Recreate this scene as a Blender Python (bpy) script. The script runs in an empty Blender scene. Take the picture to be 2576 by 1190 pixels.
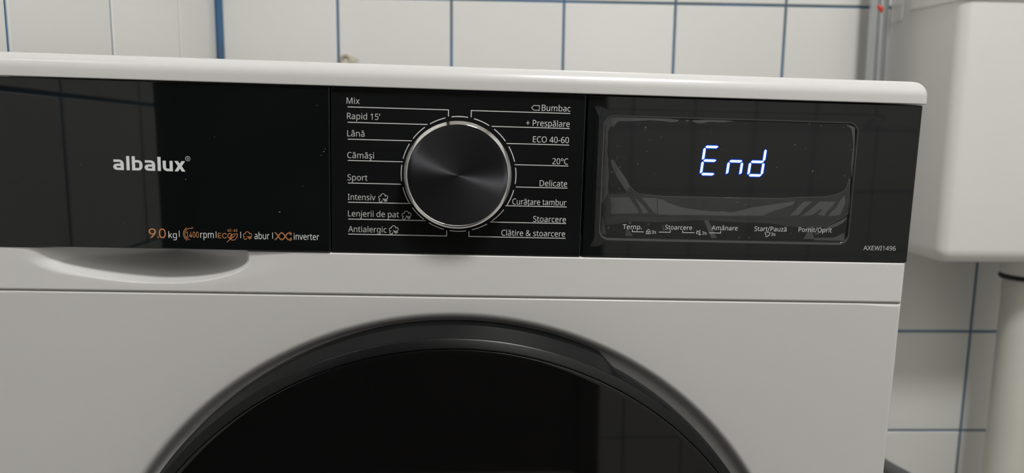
import bpy, bmesh, math, random, json
from mathutils import Vector, Matrix
random.seed(7)
scene = bpy.context.scene
COL = scene.collection
PI = math.pi

# ------------------------------------------------------------------ camera, world, lamp, exposure
DW = 0.52523                       # tiled back wall (world y)
ROT = Matrix(((0.9997, -0.0202, 0.0149), (0.0202, 0.9998, 0.0), (-0.0149, 0.0003, 0.9999)))   # the washer stands slightly askew

def cam_axes(yaw, pitch, roll):
    f = Vector((math.sin(yaw) * math.cos(pitch), math.cos(yaw) * math.cos(pitch), -math.sin(pitch)))
    r = Vector((math.cos(yaw), -math.sin(yaw), 0))
    u = r.cross(f)
    c, s = math.cos(roll), math.sin(roll)
    return c * r + s * u, -s * r + c * u, f

r_, u_, f_ = cam_axes(0.05651, 0.13512, 0.02744)
r_, u_, f_ = ROT @ r_, ROT @ u_, ROT @ f_
cam_data = bpy.data.cameras.new('camera')
cam = bpy.data.objects.new('camera', cam_data)
COL.objects.link(cam)
cam_data.sensor_width = 36.0
cam_data.lens = 36.0 * 1786.0 / 2576.0
cam_data.clip_start = 0.01
cam.matrix_world = Matrix(((r_.x, u_.x, -f_.x, 0.0179), (r_.y, u_.y, -f_.y, -0.4511), (r_.z, u_.z, -f_.z, -0.0301), (0, 0, 0, 1)))
cam_data.dof.use_dof = True
cam_data.dof.focus_distance = 0.47
cam_data.dof.aperture_fstop = 6.2
scene.camera = cam

world = bpy.data.worlds.new('world')
scene.world = world
world.use_nodes = True
world.node_tree.nodes['Background'].inputs[0].default_value = (0.8, 0.82, 0.85, 1)
world.node_tree.nodes['Background'].inputs[1].default_value = 0.05

LAMP = (0.46, -0.76, 1.49)
ld = bpy.data.lights.new('ceiling_lamp_light', 'AREA')
ld.shape = 'DISK'
ld.size = 0.34
ld.energy = 24.5
ld.color = (1.0, 0.988, 0.965)
lamp_light = bpy.data.objects.new('ceiling_lamp_light', ld)
lamp_light.location = LAMP
COL.objects.link(lamp_light)

scene.view_settings.view_transform = 'Standard'
scene.view_settings.look = 'None'
scene.view_settings.exposure = 0.0
scene.view_settings.gamma = 1.0
scene.view_settings.use_curve_mapping = False

# ------------------------------------------------------------------ helpers
def tag(o, label=None, cat=None, group=None, kind=None):
    if label: o['label'] = label
    if cat: o['category'] = cat
    if group: o['group'] = group
    if kind: o['kind'] = kind
    return o

def link(name, mesh, mat=None, parent=None):
    o = bpy.data.objects.new(name, mesh)
    COL.objects.link(o)
    if mat is not None and mesh is not None and not mesh.materials:
        mesh.materials.append(mat)
    if parent is not None:
        o.parent = parent
    return o

def empty(name, loc=(0, 0, 0)):
    o = bpy.data.objects.new(name, None)
    COL.objects.link(o)
    o.location = loc
    o.empty_display_size = 0.05
    return o

def mesh_from(name, verts, faces, mat, parent=None, smooth=False, scale=0.001):
    me = bpy.data.meshes.new(name)
    me.from_pydata([(v[0] * scale, v[1] * scale, v[2] * scale) for v in verts], [], faces)
    me.update()
    bm = bmesh.new(); bm.from_mesh(me)
    bmesh.ops.recalc_face_normals(bm, faces=bm.faces)
    bm.to_mesh(me); bm.free()
    if smooth:
        for p in me.polygons: p.use_smooth = True
    return link(name, me, mat, parent)

def smooth_by_angle(me, ang=35):
    """smooth shading with area-weighted corner normals, so that flat faces stay flat beside their rounded edges"""
    ca = math.cos(math.radians(ang))
    fn = [p.normal.copy() for p in me.polygons]
    fa = [p.area for p in me.polygons]
    at = [[] for _ in me.vertices]
    for p in me.polygons:
        p.use_smooth = True
        for v in p.vertices: at[v].append(p.index)
    out = []
    for p in me.polygons:
        n0 = fn[p.index]
        for v in p.vertices:
            s = Vector((0, 0, 0))
            for q in at[v]:
                if fn[q].dot(n0) > ca: s += fn[q] * fa[q]
            out.append(tuple(s.normalized() if s.length > 0 else n0))
    me.normals_split_custom_set(out)

def box_bm(x0, x1, y0, y1, z0, z1, bev=0.0, seg=2, bm=None):
    own = bm is None
    b = bmesh.new()
    bmesh.ops.create_cube(b, size=1.0)
    for v in b.verts:
        v.co = Vector(((x0 + x1) / 2 + v.co.x * (x1 - x0), (y0 + y1) / 2 + v.co.y * (y1 - y0), (z0 + z1) / 2 + v.co.z * (z1 - z0)))
    if bev > 0:
        bmesh.ops.bevel(b, geom=list(b.edges), offset=bev, segments=seg, profile=0.5, affect='EDGES', clamp_overlap=True)
    if own: return b
    tmp = bpy.data.meshes.new('tmp'); b.to_mesh(tmp); bm.from_mesh(tmp); b.free(); bpy.data.meshes.remove(tmp)
    return bm

def bm_obj(name, bm, mat, parent=None, smooth=30, scale=0.001):
    if scale != 1: bmesh.ops.scale(bm, vec=(scale,) * 3, verts=bm.verts)
    bmesh.ops.recalc_face_normals(bm, faces=bm.faces)
    me = bpy.data.meshes.new(name)
    bm.to_mesh(me); bm.free()
    if smooth: smooth_by_angle(me, smooth)
    return link(name, me, mat, parent)

def box(name, x0, x1, y0, y1, z0, z1, mat, parent=None, bev=0.0, seg=2, scale=0.001):
    return bm_obj(name, box_bm(x0, x1, y0, y1, z0, z1, bev, seg), mat, parent, 35, scale)

def lathe(name, prof, cx, cz, mat, parent=None, n=160, a0=0.0, a1=360.0, smooth=40, closed_prof=False):
    """revolve (r, y) about the axis along y through (cx, cz); millimetres"""
    full = abs(a1 - a0 - 360) < 1e-6
    m = n if full else n + 1
    vs, fs = [], []
    for i in range(m):
        a = math.radians(a0 + (a1 - a0) * i / n)
        for r, y in prof:
            vs.append((cx + r * math.cos(a), y, cz + r * math.sin(a)))
    k = len(prof)
    for i in range(n):
        j = (i + 1) % m
        for t in range(k - 1 + (1 if closed_prof else 0)):
            t2 = (t + 1) % k
            fs.append((i * k + t, j * k + t, j * k + t2, i * k + t2))
    if not full and closed_prof:
        fs.append(tuple(range(k))); fs.append(tuple(n * k + t for t in reversed(range(k))))
    me = bpy.data.meshes.new(name)
    me.from_pydata([(v[0] * .001, v[1] * .001, v[2] * .001) for v in vs], [], fs)
    bm = bmesh.new(); bm.from_mesh(me)
    bmesh.ops.remove_doubles(bm, verts=bm.verts, dist=1e-7)
    bmesh.ops.recalc_face_normals(bm, faces=bm.faces); bm.to_mesh(me); bm.free()
    smooth_by_angle(me, smooth)
    return link(name, me, mat, parent)

def tube(name, pts, r, mat, parent=None, n=16, scale=1.0):
    vs, fs = [], []
    P = [Vector(p) for p in pts]
    up = Vector((0, 0, 1))
    prev = None
    for i, p in enumerate(P):
        t = (P[min(i + 1, len(P) - 1)] - P[max(i - 1, 0)]).normalized()
        a = prev - t * prev.dot(t) if prev is not None else (up.cross(t) if abs(t.z) < .9 else Vector((1, 0, 0)).cross(t))
        a.normalize(); prev = a
        b = t.cross(a)
        for k in range(n):
            q = 2 * PI * k / n
            v = p + r * (math.cos(q) * a + math.sin(q) * b)
            vs.append(tuple(v))
    for i in range(len(P) - 1):
        for k in range(n):
            k2 = (k + 1) % n
            fs.append((i * n + k, i * n + k2, (i + 1) * n + k2, (i + 1) * n + k))
    fs.append(tuple(range(n))); fs.append(tuple((len(P) - 1) * n + k for k in reversed(range(n))))
    o = mesh_from(name, vs, fs, mat, parent, False, scale)
    smooth_by_angle(o.data, 40)
    return o

def fill_mesh(name, contours, y, mat, parent):
    """flat filled shape in the plane y; contours are lists of (x, z), holes allowed; millimetres"""
    cu = bpy.data.curves.new('tmp', 'CURVE')
    cu.dimensions = '2D'; cu.fill_mode = 'BOTH'
    for c in contours:
        sp = cu.splines.new('POLY')
        sp.points.add(len(c) - 1)
        for p, q in zip(sp.points, c): p.co = (q[0], q[1], 0, 1)
        sp.use_cyclic_u = True
    to = bpy.data.objects.new('tmp', cu)
    src = to.to_mesh()
    vs = [(v.co.x, y, v.co.y) for v in src.vertices]
    fs = [tuple(p.vertices) for p in src.polygons]
    to.to_mesh_clear()
    bpy.data.objects.remove(to); bpy.data.curves.remove(cu)
    o = mesh_from(name, vs, fs, mat, parent)
    # faces look towards the room (-y)
    for p in o.data.polygons:
        if p.normal.y > 0:
            o.data.flip_normals(); break
    return o

def arc(cx, cz, r, a0, a1, n=10):
    return [(cx + r * math.cos(math.radians(a0 + (a1 - a0) * i / n)), cz + r * math.sin(math.radians(a0 + (a1 - a0) * i / n))) for i in range(n + 1)]

def ribbons(name, lines, w, y, mat, parent):
    """printed strokes: each polyline becomes a flat ribbon of width w; millimetres"""
    vs, fs = [], []
    for L in lines:
        cyc = len(L) > 2 and (Vector(L[0]) - Vector(L[-1])).length < 1e-4
        n = len(L)
        base = len(vs)
        for i in range(n):
            p = Vector(L[i])
            a = Vector(L[i - 1]) if i > 0 else (Vector(L[-2]) if cyc else None)
            b = Vector(L[i + 1]) if i < n - 1 else (Vector(L[1]) if cyc else None)
            d1 = (p - a).normalized() if a is not None else None
            d2 = (b - p).normalized() if b is not None else None
            if d1 is None: d1 = d2
            if d2 is None: d2 = d1
            n1 = Vector((-d1.y, d1.x)); n2 = Vector((-d2.y, d2.x))
            m = n1 + n2
            if m.length < 1e-3: m = n1.copy()
            m.normalize()
            k = min(1.0 / max(m.dot(n1), 0.4), 2.0)
            for s in (1, -1):
                q = p + s * m * (w / 2) * k
                vs.append((q.x, y, q.y))
        for i in range(n - 1):
            fs.append((base + 2 * i, base + 2 * i + 1, base + 2 * i + 3, base + 2 * i + 2))
    return mesh_from(name, vs, fs, mat, parent)

def rr_loop(x0, x1, z0, z1, r, n=8):
    pts = []
    for cx, cz, a in ((x1 - r, z1 - r, 0), (x0 + r, z1 - r, 90), (x0 + r, z0 + r, 180), (x1 - r, z0 + r, 270)):
        for i in range(n + 1):
            q = math.radians(a + 90 * i / n)
            pts.append((cx + r * math.cos(q), cz + r * math.sin(q)))
    return pts

GLYPHS = json.loads(r'''{"N&":[587,[244,581,284,578,318,567,345,549,366,524,378,494,383,458,379,426,368,397,350,372,313,338,268,308,423,159,442,186,457,216,479,286,550,286,536,237,518,191,496,150,468,114,585,0,490,0,420,67,394,46,366,28,336,13,303,2,265,-6,223,-8,171,-4,127,10,91,32,65,63,48,102,43,149,46,187,57,220,75,248,100,273,131,296,166,318,133,358,118,379,107,403,99,429,96,456,101,493,114,524,135,548,165,567,201,578],[209,273,159,239,141,221,128,201,119,178,116,152,120,124,129,101,146,81,168,66,194,57,225,55,273,59,314,71,347,90,375,111],[241,524,211,519,186,506,171,485,165,457,169,429,180,404,199,378,225,350,265,376,292,401,308,428,313,458,308,484,294,505,271,519]],
"N'":[180,[128,573,112,366,68,366,52,573]],
"N+":[459,[257,311,417,311,417,254,257,254,257,89,200,89,200,254,40,254,40,311,200,311,200,477,257,477]],
"N-":[258,[32,184,32,246,226,246,226,184]],
"N.":[215,[58,43,61,69,72,85,88,94,107,97,126,94,142,85,153,69,157,43,153,18,142,2,126,-8,107,-11,88,-8,72,2,61,18]],
"N/":[298,[290,573,77,0,8,0,221,573]],
"N0":[459,[419,287,417,221,409,163,395,112,376,70,349,37,316,12,276,-3,229,-8,188,-4,153,8,122,27,97,54,76,88,60,129,44,201,39,287,44,373,58,446,73,486,93,520,119,547,149,566,186,578,229,581,269,578,304,566,335,547,361,520,382,486,399,446,414,373],[110,287,113,215,121,156,137,111,159,78,178,64,202,55,229,52,256,55,279,64,298,78,320,110,336,156,345,215,348,287,345,359,336,417,320,463,298,495,279,510,256,518,229,521,202,518,178,510,159,495,137,463,121,417,113,359]],
"N1":[459,[285,0,216,0,216,400,216,439,217,470,219,499,196,477,169,455,108,405,71,452,226,573,285,573]],
"N2":[459,[417,0,38,0,38,59,188,210,261,287,287,320,306,353,318,387,322,424,318,453,309,477,294,496,261,514,221,520,181,517,147,506,115,489,83,466,45,513,94,548,122,561,153,572,186,578,221,581,270,576,313,562,347,540,372,510,388,472,394,428,389,385,375,344,353,305,324,267,247,185,128,67,128,64,417,64]],
"N3":[459,[395,439,392,403,381,372,363,347,340,326,310,311,277,302,277,298,319,290,353,276,379,255,398,229,409,198,413,163,407,116,390,74,360,40,318,14,263,-3,193,-8,150,-6,110,-1,72,8,36,23,36,89,74,73,114,61,155,54,194,51,241,55,278,65,305,81,324,104,335,132,339,164,335,197,320,223,297,242,265,255,226,263,179,265,123,265,123,326,180,326,223,329,259,339,286,356,307,377,319,404,323,434,320,460,311,481,295,498,262,516,219,521,190,520,164,515,117,498,75,473,39,521,73,544,115,563,163,576,218,581,273,576,317,563,352,540,376,511,390,477]],
"N4":[459,[443,130,359,130,359,0,291,0,291,130,17,130,17,190,286,576,359,576,359,193,443,193],[291,374,291,412,293,444,294,474,295,500,292,500,276,468,257,438,86,193,291,193]],
"N5":[459,[221,351,275,346,322,331,361,307,389,274,407,232,413,183,407,128,387,81,356,43,314,15,261,-2,199,-8,156,-6,116,0,80,10,51,23,51,90,82,74,121,62,161,55,200,52,239,55,274,65,302,82,323,106,336,137,341,176,337,210,325,239,306,262,279,279,243,289,197,292,146,288,99,280,64,302,86,573,373,573,373,508,146,508,132,342,169,348]],
"N6":[459,[44,245,46,294,51,342,60,389,75,433,95,474,121,510,155,539,196,562,246,576,306,581,344,579,377,573,377,513,344,520,308,523,257,518,216,504,183,483,158,454,139,419,127,380,119,337,115,291,119,291,133,309,150,326,170,339,194,350,223,356,255,358,302,353,342,338,375,313,400,279,416,236,421,184,415,129,399,82,372,44,336,15,291,-2,239,-8,199,-4,163,7,130,26,101,54,77,89,59,133,48,185],[238,51,270,55,297,66,320,84,337,109,348,143,351,184,348,218,339,247,324,271,302,289,274,300,241,303,205,299,175,287,150,270,131,248,119,223,115,198,117,172,123,146,133,121,146,99,164,79,185,64,210,55]],
"N9":[459,[417,328,415,279,410,231,401,183,387,139,366,99,340,63,306,33,265,11,214,-3,154,-8,117,-6,82,0,82,60,115,53,152,50,204,54,245,68,278,90,303,118,322,153,334,192,342,235,346,281,341,281,327,263,310,247,290,233,266,223,237,216,204,214,158,219,118,235,85,260,61,294,45,336,40,387,46,443,63,491,90,529,127,557,171,575,223,581,262,577,299,565,332,545,361,518,384,483,402,439,413,388],[223,521,192,518,165,507,142,488,124,463,113,429,110,388,113,354,122,325,137,301,158,284,186,273,220,269,256,273,286,285,311,303,330,325,342,349,346,374,344,400,338,426,328,451,315,474,298,493,277,508,252,518]],
"NA":[512,[437,0,368,177,141,177,73,0,0,0,224,575,289,575,512,0],[282,415,274,438,263,473,255,500,247,468,238,438,230,415,165,241,346,241]],
"NB":[521,[241,573,307,569,361,558,404,541,434,515,453,478,459,431,456,399,446,371,431,347,409,328,382,313,350,304,350,300,384,292,415,279,441,261,461,236,474,203,478,163,472,115,454,74,425,42,385,19,337,5,279,0,78,0,78,573],[256,329,300,331,334,339,357,352,372,371,381,394,384,423,380,451,369,474,351,490,308,506,245,511,150,511,150,329],[150,269,150,61,265,61,311,64,346,74,371,91,388,112,398,138,401,168,398,197,388,221,370,241,344,256,307,266,260,269]],
"NC":[507,[323,517,280,513,241,502,206,482,178,456,155,423,139,383,129,337,125,286,131,220,147,164,164,132,186,105,213,83,244,68,281,58,322,55,359,57,394,62,460,78,460,15,427,5,393,-2,356,-7,312,-8,257,-4,208,8,166,28,130,56,101,90,78,131,62,178,52,230,49,287,53,349,67,406,89,456,120,499,159,534,206,559,261,575,324,581,367,578,409,572,448,561,482,547,453,486,394,508,360,515]],
"ND":[585,[536,292,533,231,521,177,501,131,474,91,439,58,399,33,351,15,297,4,237,0,78,0,78,573,254,573,309,569,359,558,404,540,443,516,476,484,502,446,521,401,533,350],[460,289,457,337,449,379,435,415,416,444,391,469,361,487,308,505,244,511,150,511,150,62,228,62,299,68,357,87,402,119,434,164,454,220]],
"NE":[446,[398,0,78,0,78,573,398,573,398,509,150,509,150,330,383,330,383,268,150,268,150,63,398,63]],
"NI":[272,[239,0,32,0,32,42,99,57,99,515,32,531,32,573,239,573,239,531,172,515,172,57,239,42]],
"NL":[420,[78,0,78,573,150,573,150,64,400,64,400,0]],
"NM":[727,[330,0,142,502,139,502,142,461,144,407,144,347,144,0,78,0,78,573,184,573,361,103,364,103,544,573,650,573,650,0,578,0,578,352,579,408,581,460,584,501,581,501,390,0]],
"NO":[626,[577,287,573,224,561,166,540,116,510,73,473,38,428,13,375,-3,314,-8,251,-3,196,13,151,39,114,73,85,116,65,167,53,224,49,288,52,344,62,396,78,442,100,482,130,517,166,545,208,565,258,577,314,581,369,577,417,565,459,545,495,517,524,483,547,442,564,396,574,344],[125,287,130,220,145,163,161,131,182,104,207,83,238,67,273,58,314,55,354,58,390,67,420,83,445,104,465,131,481,163,496,220,501,287,496,354,481,411,456,457,421,491,373,511,314,518,274,515,238,506,207,490,182,469,161,443,145,411,130,354]],
"NP":[485,[229,573,297,568,352,553,393,528,421,495,439,454,444,404,441,370,433,336,417,306,395,278,364,255,324,238,275,227,216,223,150,223,150,0,78,0,78,573],[223,511,150,511,150,285,208,285,258,288,298,296,330,311,352,334,365,363,370,401,366,435,354,462,334,484,306,499,269,508]],
"NR":[499,[236,573,301,568,353,555,393,532,422,500,439,460,444,410,440,368,427,334,408,306,385,285,358,269,330,257,487,0,403,0,264,237,150,237,150,0,78,0,78,573],[232,510,150,510,150,298,236,298,278,301,312,310,338,325,355,347,366,374,370,407,366,440,355,467,336,486,310,500,275,507]],
"NS":[440,[403,153,396,106,378,66,348,35,307,11,257,-3,198,-8,137,-5,83,4,41,19,41,88,73,76,113,65,156,57,201,55,240,57,273,66,298,79,316,98,327,120,330,147,327,173,318,194,302,213,277,230,242,247,196,265,131,294,106,311,85,330,69,351,57,375,50,403,48,435,54,477,71,513,99,542,136,563,180,576,231,581,276,578,318,572,355,562,389,549,366,487,302,508,266,515,229,517,196,515,169,507,148,494,133,478,124,457,121,434,124,407,133,386,149,367,172,351,204,335,246,318,293,299,332,279,362,255,385,228,398,194]],
"NT":[446,[259,0,187,0,187,509,8,509,8,573,437,573,437,509,259,509]],
"NW":[746,[735,573,583,0,510,0,399,375,389,410,380,443,373,471,370,488,367,471,361,443,352,409,342,373,234,0,161,0,10,573,85,573,174,223,183,186,190,151,196,118,201,87,206,119,213,154,222,191,232,227,333,573,407,573,512,225,523,187,532,151,538,117,544,87,550,129,560,175,572,224,660,573]],
"NX":[470,[467,0,385,0,233,249,79,0,3,0,193,298,15,573,95,573,236,348,377,573,453,573,276,300]],
"Na":[450,[231,437,279,433,318,422,347,403,368,375,381,338,385,293,385,0,334,0,320,61,317,61,298,40,279,22,258,9,234,-1,206,-6,172,-8,136,-5,103,6,75,23,55,48,41,80,37,119,43,159,59,192,87,219,127,238,179,251,243,257,316,259,316,285,313,317,306,342,293,359,265,375,227,380,194,378,163,370,106,347,84,400,115,414,151,426,190,434],[252,208,184,200,141,182,124,165,113,144,110,119,115,87,132,66,157,53,188,49,223,52,253,62,279,79,299,103,311,134,315,172,315,210]],
"Nb":[493,[139,461,138,410,135,373,139,373,161,398,189,419,226,432,272,437,322,431,365,412,401,381,428,338,444,283,449,215,444,147,427,91,400,48,365,17,322,-2,272,-8,226,-3,189,10,161,31,139,55,133,55,119,0,68,0,68,609,139,609],[260,379,219,374,188,361,165,339,150,308,142,268,139,217,139,214,142,165,150,125,165,93,187,69,219,55,261,51,297,55,325,69,348,93,363,126,373,166,376,216,373,265,363,306,348,338,325,360,296,374]],
"Nc":[385,[241,-8,187,-2,139,15,112,34,88,58,69,87,55,123,47,165,44,213,47,262,56,305,71,342,90,372,114,396,142,415,191,432,245,438,278,436,309,431,336,424,358,415,337,356,292,370,244,376,204,371,172,358,148,335,131,303,120,263,117,213,120,166,131,126,148,94,172,71,202,58,240,53,273,55,302,60,351,78,351,15,328,5,304,-2,275,-7]],
"Nd":[493,[221,-8,171,-2,128,17,92,48,65,91,49,146,44,214,49,282,66,338,93,381,128,413,171,432,221,438,253,436,280,429,303,420,323,407,340,391,354,374,359,374,356,405,354,438,354,609,425,609,425,0,368,0,358,58,354,58,340,40,323,24,303,11,279,1,252,-6],[232,51,273,55,305,67,328,88,343,117,352,154,355,200,355,213,352,263,343,304,329,336,306,360,274,375,231,379,196,374,168,359,146,334,130,300,120,260,117,213,120,165,130,125,146,93,168,69,197,55]],
"Ne":[452,[234,438,286,432,329,414,364,385,390,346,406,299,411,244,411,201,117,201,122,157,134,119,154,90,181,69,215,56,254,52,293,54,327,60,392,82,392,20,359,8,327,-1,292,-6,251,-8,194,-2,143,17,114,36,90,61,70,91,56,126,47,167,44,212,50,277,68,333,96,378,134,411,181,431],[233,380,202,377,175,366,154,348,137,323,125,293,119,257,338,257,335,292,326,322,312,346,292,364,266,376]],
"Ng":[493,[221,438,261,434,297,422,329,402,355,373,359,373,369,430,425,430,425,-7,420,-63,404,-109,378,-146,341,-172,293,-187,233,-192,188,-191,147,-186,110,-177,78,-165,78,-100,111,-114,149,-125,191,-132,237,-134,271,-130,300,-119,324,-101,341,-77,352,-48,355,-13,355,4,356,32,358,57,354,57,329,28,299,8,263,-4,221,-8,170,-2,126,18,91,51,65,95,49,149,44,214,49,278,65,332,91,377,126,411,169,431],[230,379,197,374,169,359,147,336,130,303,120,262,117,213,120,165,130,124,146,92,169,68,197,54,232,50,262,52,288,58,309,69,326,85,340,105,349,131,354,161,356,197,356,214,353,267,343,309,326,340,302,362,270,374]],
"Ni":[207,[139,430,139,0,68,0,68,430],[104,591,119,588,133,580,142,566,145,546,142,526,133,512,119,504,104,501,88,504,75,512,66,526,63,546,66,566,75,580,88,588]],
"Nj":[207,[18,-192,-18,-190,-44,-183,-44,-126,-19,-132,9,-134,32,-130,51,-120,64,-100,68,-67,68,430,139,430,139,-64,136,-101,126,-133,110,-159,87,-177,56,-189],[63,546,66,566,75,580,88,588,104,591,119,588,133,580,142,566,145,546,142,526,133,512,119,504,104,501,88,504,75,512,66,526]],
"Nk":[428,[138,291,137,257,135,221,138,221,152,240,172,264,189,285,326,430,409,430,235,246,421,0,336,0,187,200,138,158,138,0,68,0,68,609,138,609]],
"Nl":[207,[139,0,68,0,68,609,139,609]],
"Nm":[750,[540,438,584,434,621,421,649,401,669,371,681,330,685,280,685,0,615,0,615,277,610,321,594,353,577,367,555,376,528,379,490,374,460,362,438,342,423,315,414,280,411,237,411,0,342,0,342,277,339,308,332,333,320,353,303,367,281,376,253,379,215,374,185,360,164,338,150,308,141,269,139,223,139,0,68,0,68,430,125,430,136,371,140,371,155,392,173,409,194,422,217,431,241,436,266,438,312,433,349,420,378,398,398,366,402,366,427,398,461,420,499,433]],
"Nn":[496,[275,438,322,434,361,421,391,401,413,371,426,330,431,280,431,0,361,0,361,275,355,321,338,353,319,367,295,376,265,379,222,374,189,361,166,338,151,308,142,269,139,223,139,0,68,0,68,430,125,430,136,371,140,371,156,392,175,409,198,422,222,431,248,436]],
"No":[485,[442,216,438,165,428,121,411,82,388,51,359,25,324,7,285,-4,241,-8,200,-4,163,7,129,25,100,51,77,82,59,121,48,165,44,216,50,282,68,336,87,367,110,392,137,412,186,431,244,438,299,431,347,412,387,380,417,336,436,282],[117,216,120,169,130,128,147,95,172,71,203,56,243,51,282,56,314,71,339,95,356,128,366,169,369,216,365,263,355,303,338,335,314,359,282,374,242,379,202,374,171,359,147,335,130,303,120,263]],
"Np":[493,[273,438,322,432,365,413,401,383,428,339,444,284,449,216,444,148,427,93,401,49,365,17,322,-2,272,-8,241,-6,213,1,190,11,170,24,139,55,134,55,137,20,139,-16,139,-192,68,-192,68,430,126,430,136,371,139,371,153,389,170,405,189,419,213,429,240,436],[260,379,221,374,190,362,167,342,152,313,142,275,139,229,139,216,142,167,150,126,165,93,188,70,220,55,261,51,297,56,326,72,348,98,364,131,373,171,376,217,373,262,363,302,348,334,325,359,296,374]],
"Nr":[331,[269,438,295,437,319,433,310,368,287,372,264,374,240,371,217,363,195,351,176,334,161,313,149,289,141,261,139,229,139,0,68,0,68,430,126,430,134,351,137,351,152,374,170,395,191,413,214,426,240,435]],
"Ns":[384,[348,119,343,80,327,49,302,24,268,6,226,-4,176,-8,135,-6,99,-1,68,8,42,19,42,83,104,60,141,52,178,49,224,53,256,66,274,86,280,112,278,128,271,141,259,154,239,167,174,196,103,228,76,245,57,266,45,292,41,324,46,358,61,386,85,408,118,425,157,435,202,438,240,436,275,430,308,421,339,409,315,353,258,372,228,378,197,380,159,377,131,366,114,350,108,328,111,312,119,298,133,286,154,274,219,246,289,215,314,197,333,176,344,150]],
"Nt":[289,[212,50,245,53,272,59,272,5,240,-4,200,-8,167,-5,138,4,112,20,91,44,78,79,74,125,74,375,13,375,13,409,75,437,103,528,144,528,144,430,269,430,269,375,144,375,144,127,149,93,163,69,185,54]],
"Nu":[496,[427,430,427,0,370,0,359,57,356,57,340,36,321,20,298,8,273,-1,247,-6,220,-8,173,-4,134,8,103,29,81,59,68,99,63,148,63,430,135,430,135,153,141,108,158,76,176,62,200,53,230,51,273,55,306,69,330,91,345,121,354,160,357,206,357,430]],
"Nv":[407,[163,0,0,430,75,430,167,176,180,137,193,96,201,63,204,63,214,96,227,138,241,176,332,430,407,430,244,0]],
"Nx":[424,[170,220,22,430,102,430,213,268,322,430,402,430,253,220,410,0,330,0,213,172,94,0,14,0]],
"Nz":[377,[346,0,31,0,31,47,262,375,45,375,45,430,340,430,340,377,112,55,346,55]],
"N°":[343,[172,334,136,338,105,350,79,369,60,393,48,423,44,457,48,492,60,522,79,546,104,565,135,577,172,581,207,577,238,565,264,546,283,522,295,492,299,457,295,423,283,393,264,369,238,350,207,338],[172,382,206,387,229,403,242,427,247,457,242,489,228,513,205,529,172,534,138,529,115,513,101,489,96,457,101,427,115,403,138,387]],
"N¸":[180,[170,-111,167,-135,157,-155,140,-171,103,-187,51,-192,28,-191,11,-188,11,-144,30,-147,54,-148,79,-146,98,-141,109,-130,113,-113,108,-95,92,-83,68,-74,40,-69,75,0,121,0,100,-43,136,-55,150,-65,161,-77,168,-92]],
"Nâ":[450,[231,437,279,433,318,422,347,403,368,375,381,338,385,293,385,0,334,0,320,61,317,61,298,40,279,22,258,9,234,-1,206,-6,172,-8,136,-5,103,6,75,23,55,48,41,80,37,119,43,159,59,192,87,219,127,238,179,251,243,257,316,259,316,285,313,317,306,342,293,359,265,375,227,380,194,378,163,370,106,347,84,400,115,414,151,426,190,434],[252,208,184,200,141,182,124,165,113,144,110,119,115,87,132,66,157,53,188,49,223,52,253,62,279,79,299,103,311,134,315,172,315,210],[261,614,288,575,326,531,361,495,361,486,311,486,268,518,224,558,180,518,138,486,90,486,90,495,124,532,160,575,188,614]],
"Nă":[450,[231,437,279,433,318,422,347,403,368,375,381,338,385,293,385,0,334,0,320,61,317,61,298,40,279,22,258,9,234,-1,206,-6,172,-8,136,-5,103,6,75,23,55,48,41,80,37,119,43,159,59,192,87,219,127,238,179,251,243,257,316,259,316,285,313,317,306,342,293,359,265,375,227,380,194,378,163,370,106,347,84,400,115,414,151,426,190,434],[252,208,184,200,141,182,124,165,113,144,110,119,115,87,132,66,157,53,188,49,223,52,253,62,279,79,299,103,311,134,315,172,315,210],[350,593,344,563,332,537,313,516,289,500,259,489,223,486,187,489,157,499,134,515,116,537,105,563,100,593,144,593,148,574,156,561,168,552,183,547,225,543,263,547,278,553,291,562,301,575,306,593]],
"Nş":[384,[348,119,343,80,327,49,302,24,268,6,226,-4,176,-8,135,-6,99,-1,68,8,42,19,42,83,104,60,141,52,178,49,224,53,256,66,274,86,280,112,278,128,271,141,259,154,239,167,174,196,103,228,76,245,57,266,45,292,41,324,46,358,61,386,85,408,118,425,157,435,202,438,240,436,275,430,308,421,339,409,315,353,258,372,228,378,197,380,159,377,131,366,114,350,108,328,111,312,119,298,133,286,154,274,219,246,289,215,314,197,333,176,344,150],[272,-111,269,-135,259,-155,242,-171,205,-187,153,-192,130,-191,113,-188,113,-144,132,-147,156,-148,181,-146,200,-141,211,-130,215,-113,210,-95,194,-83,170,-74,142,-69,176,0,223,0,202,-43,237,-55,252,-65,263,-77,270,-92]],
"N’":[140,[131,564,112,503,88,437,62,376,10,376,21,424,32,476,42,527,50,573,125,573]],
"N ":[209],
"I-":[453,[337,244,337,188,114,188,114,244]],
"I.":[188,[95,-4,78,-1,63,9,53,24,50,41,53,59,63,73,78,83,95,87,113,83,128,73,138,59,141,41,138,24,128,9,113,-1]],
"I0":[453,[227,-7,191,-3,158,7,130,24,105,48,85,77,69,113,53,178,48,254,53,330,69,395,85,431,106,461,130,484,159,502,191,512,227,516,262,512,295,502,323,484,348,461,368,431,384,395,400,330,405,254,400,178,384,113,368,77,348,48,323,24,295,7,263,-3],[227,50,261,56,290,74,313,103,330,144,340,194,344,254,340,314,330,365,313,405,290,435,261,453,227,460,192,453,163,435,140,405,123,365,113,314,109,254,113,194,123,144,140,103,163,74,192,56]],
"I1":[453,[76,0,76,55,391,55,391,0],[276,509,276,0,212,0,212,448,209,448,86,358,86,427,198,509]],
"I4":[453,[40,105,40,158,247,509,311,509,109,166,109,163,413,163,413,105],[282,0,282,121,282,146,282,318,343,318,343,0]],
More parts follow.
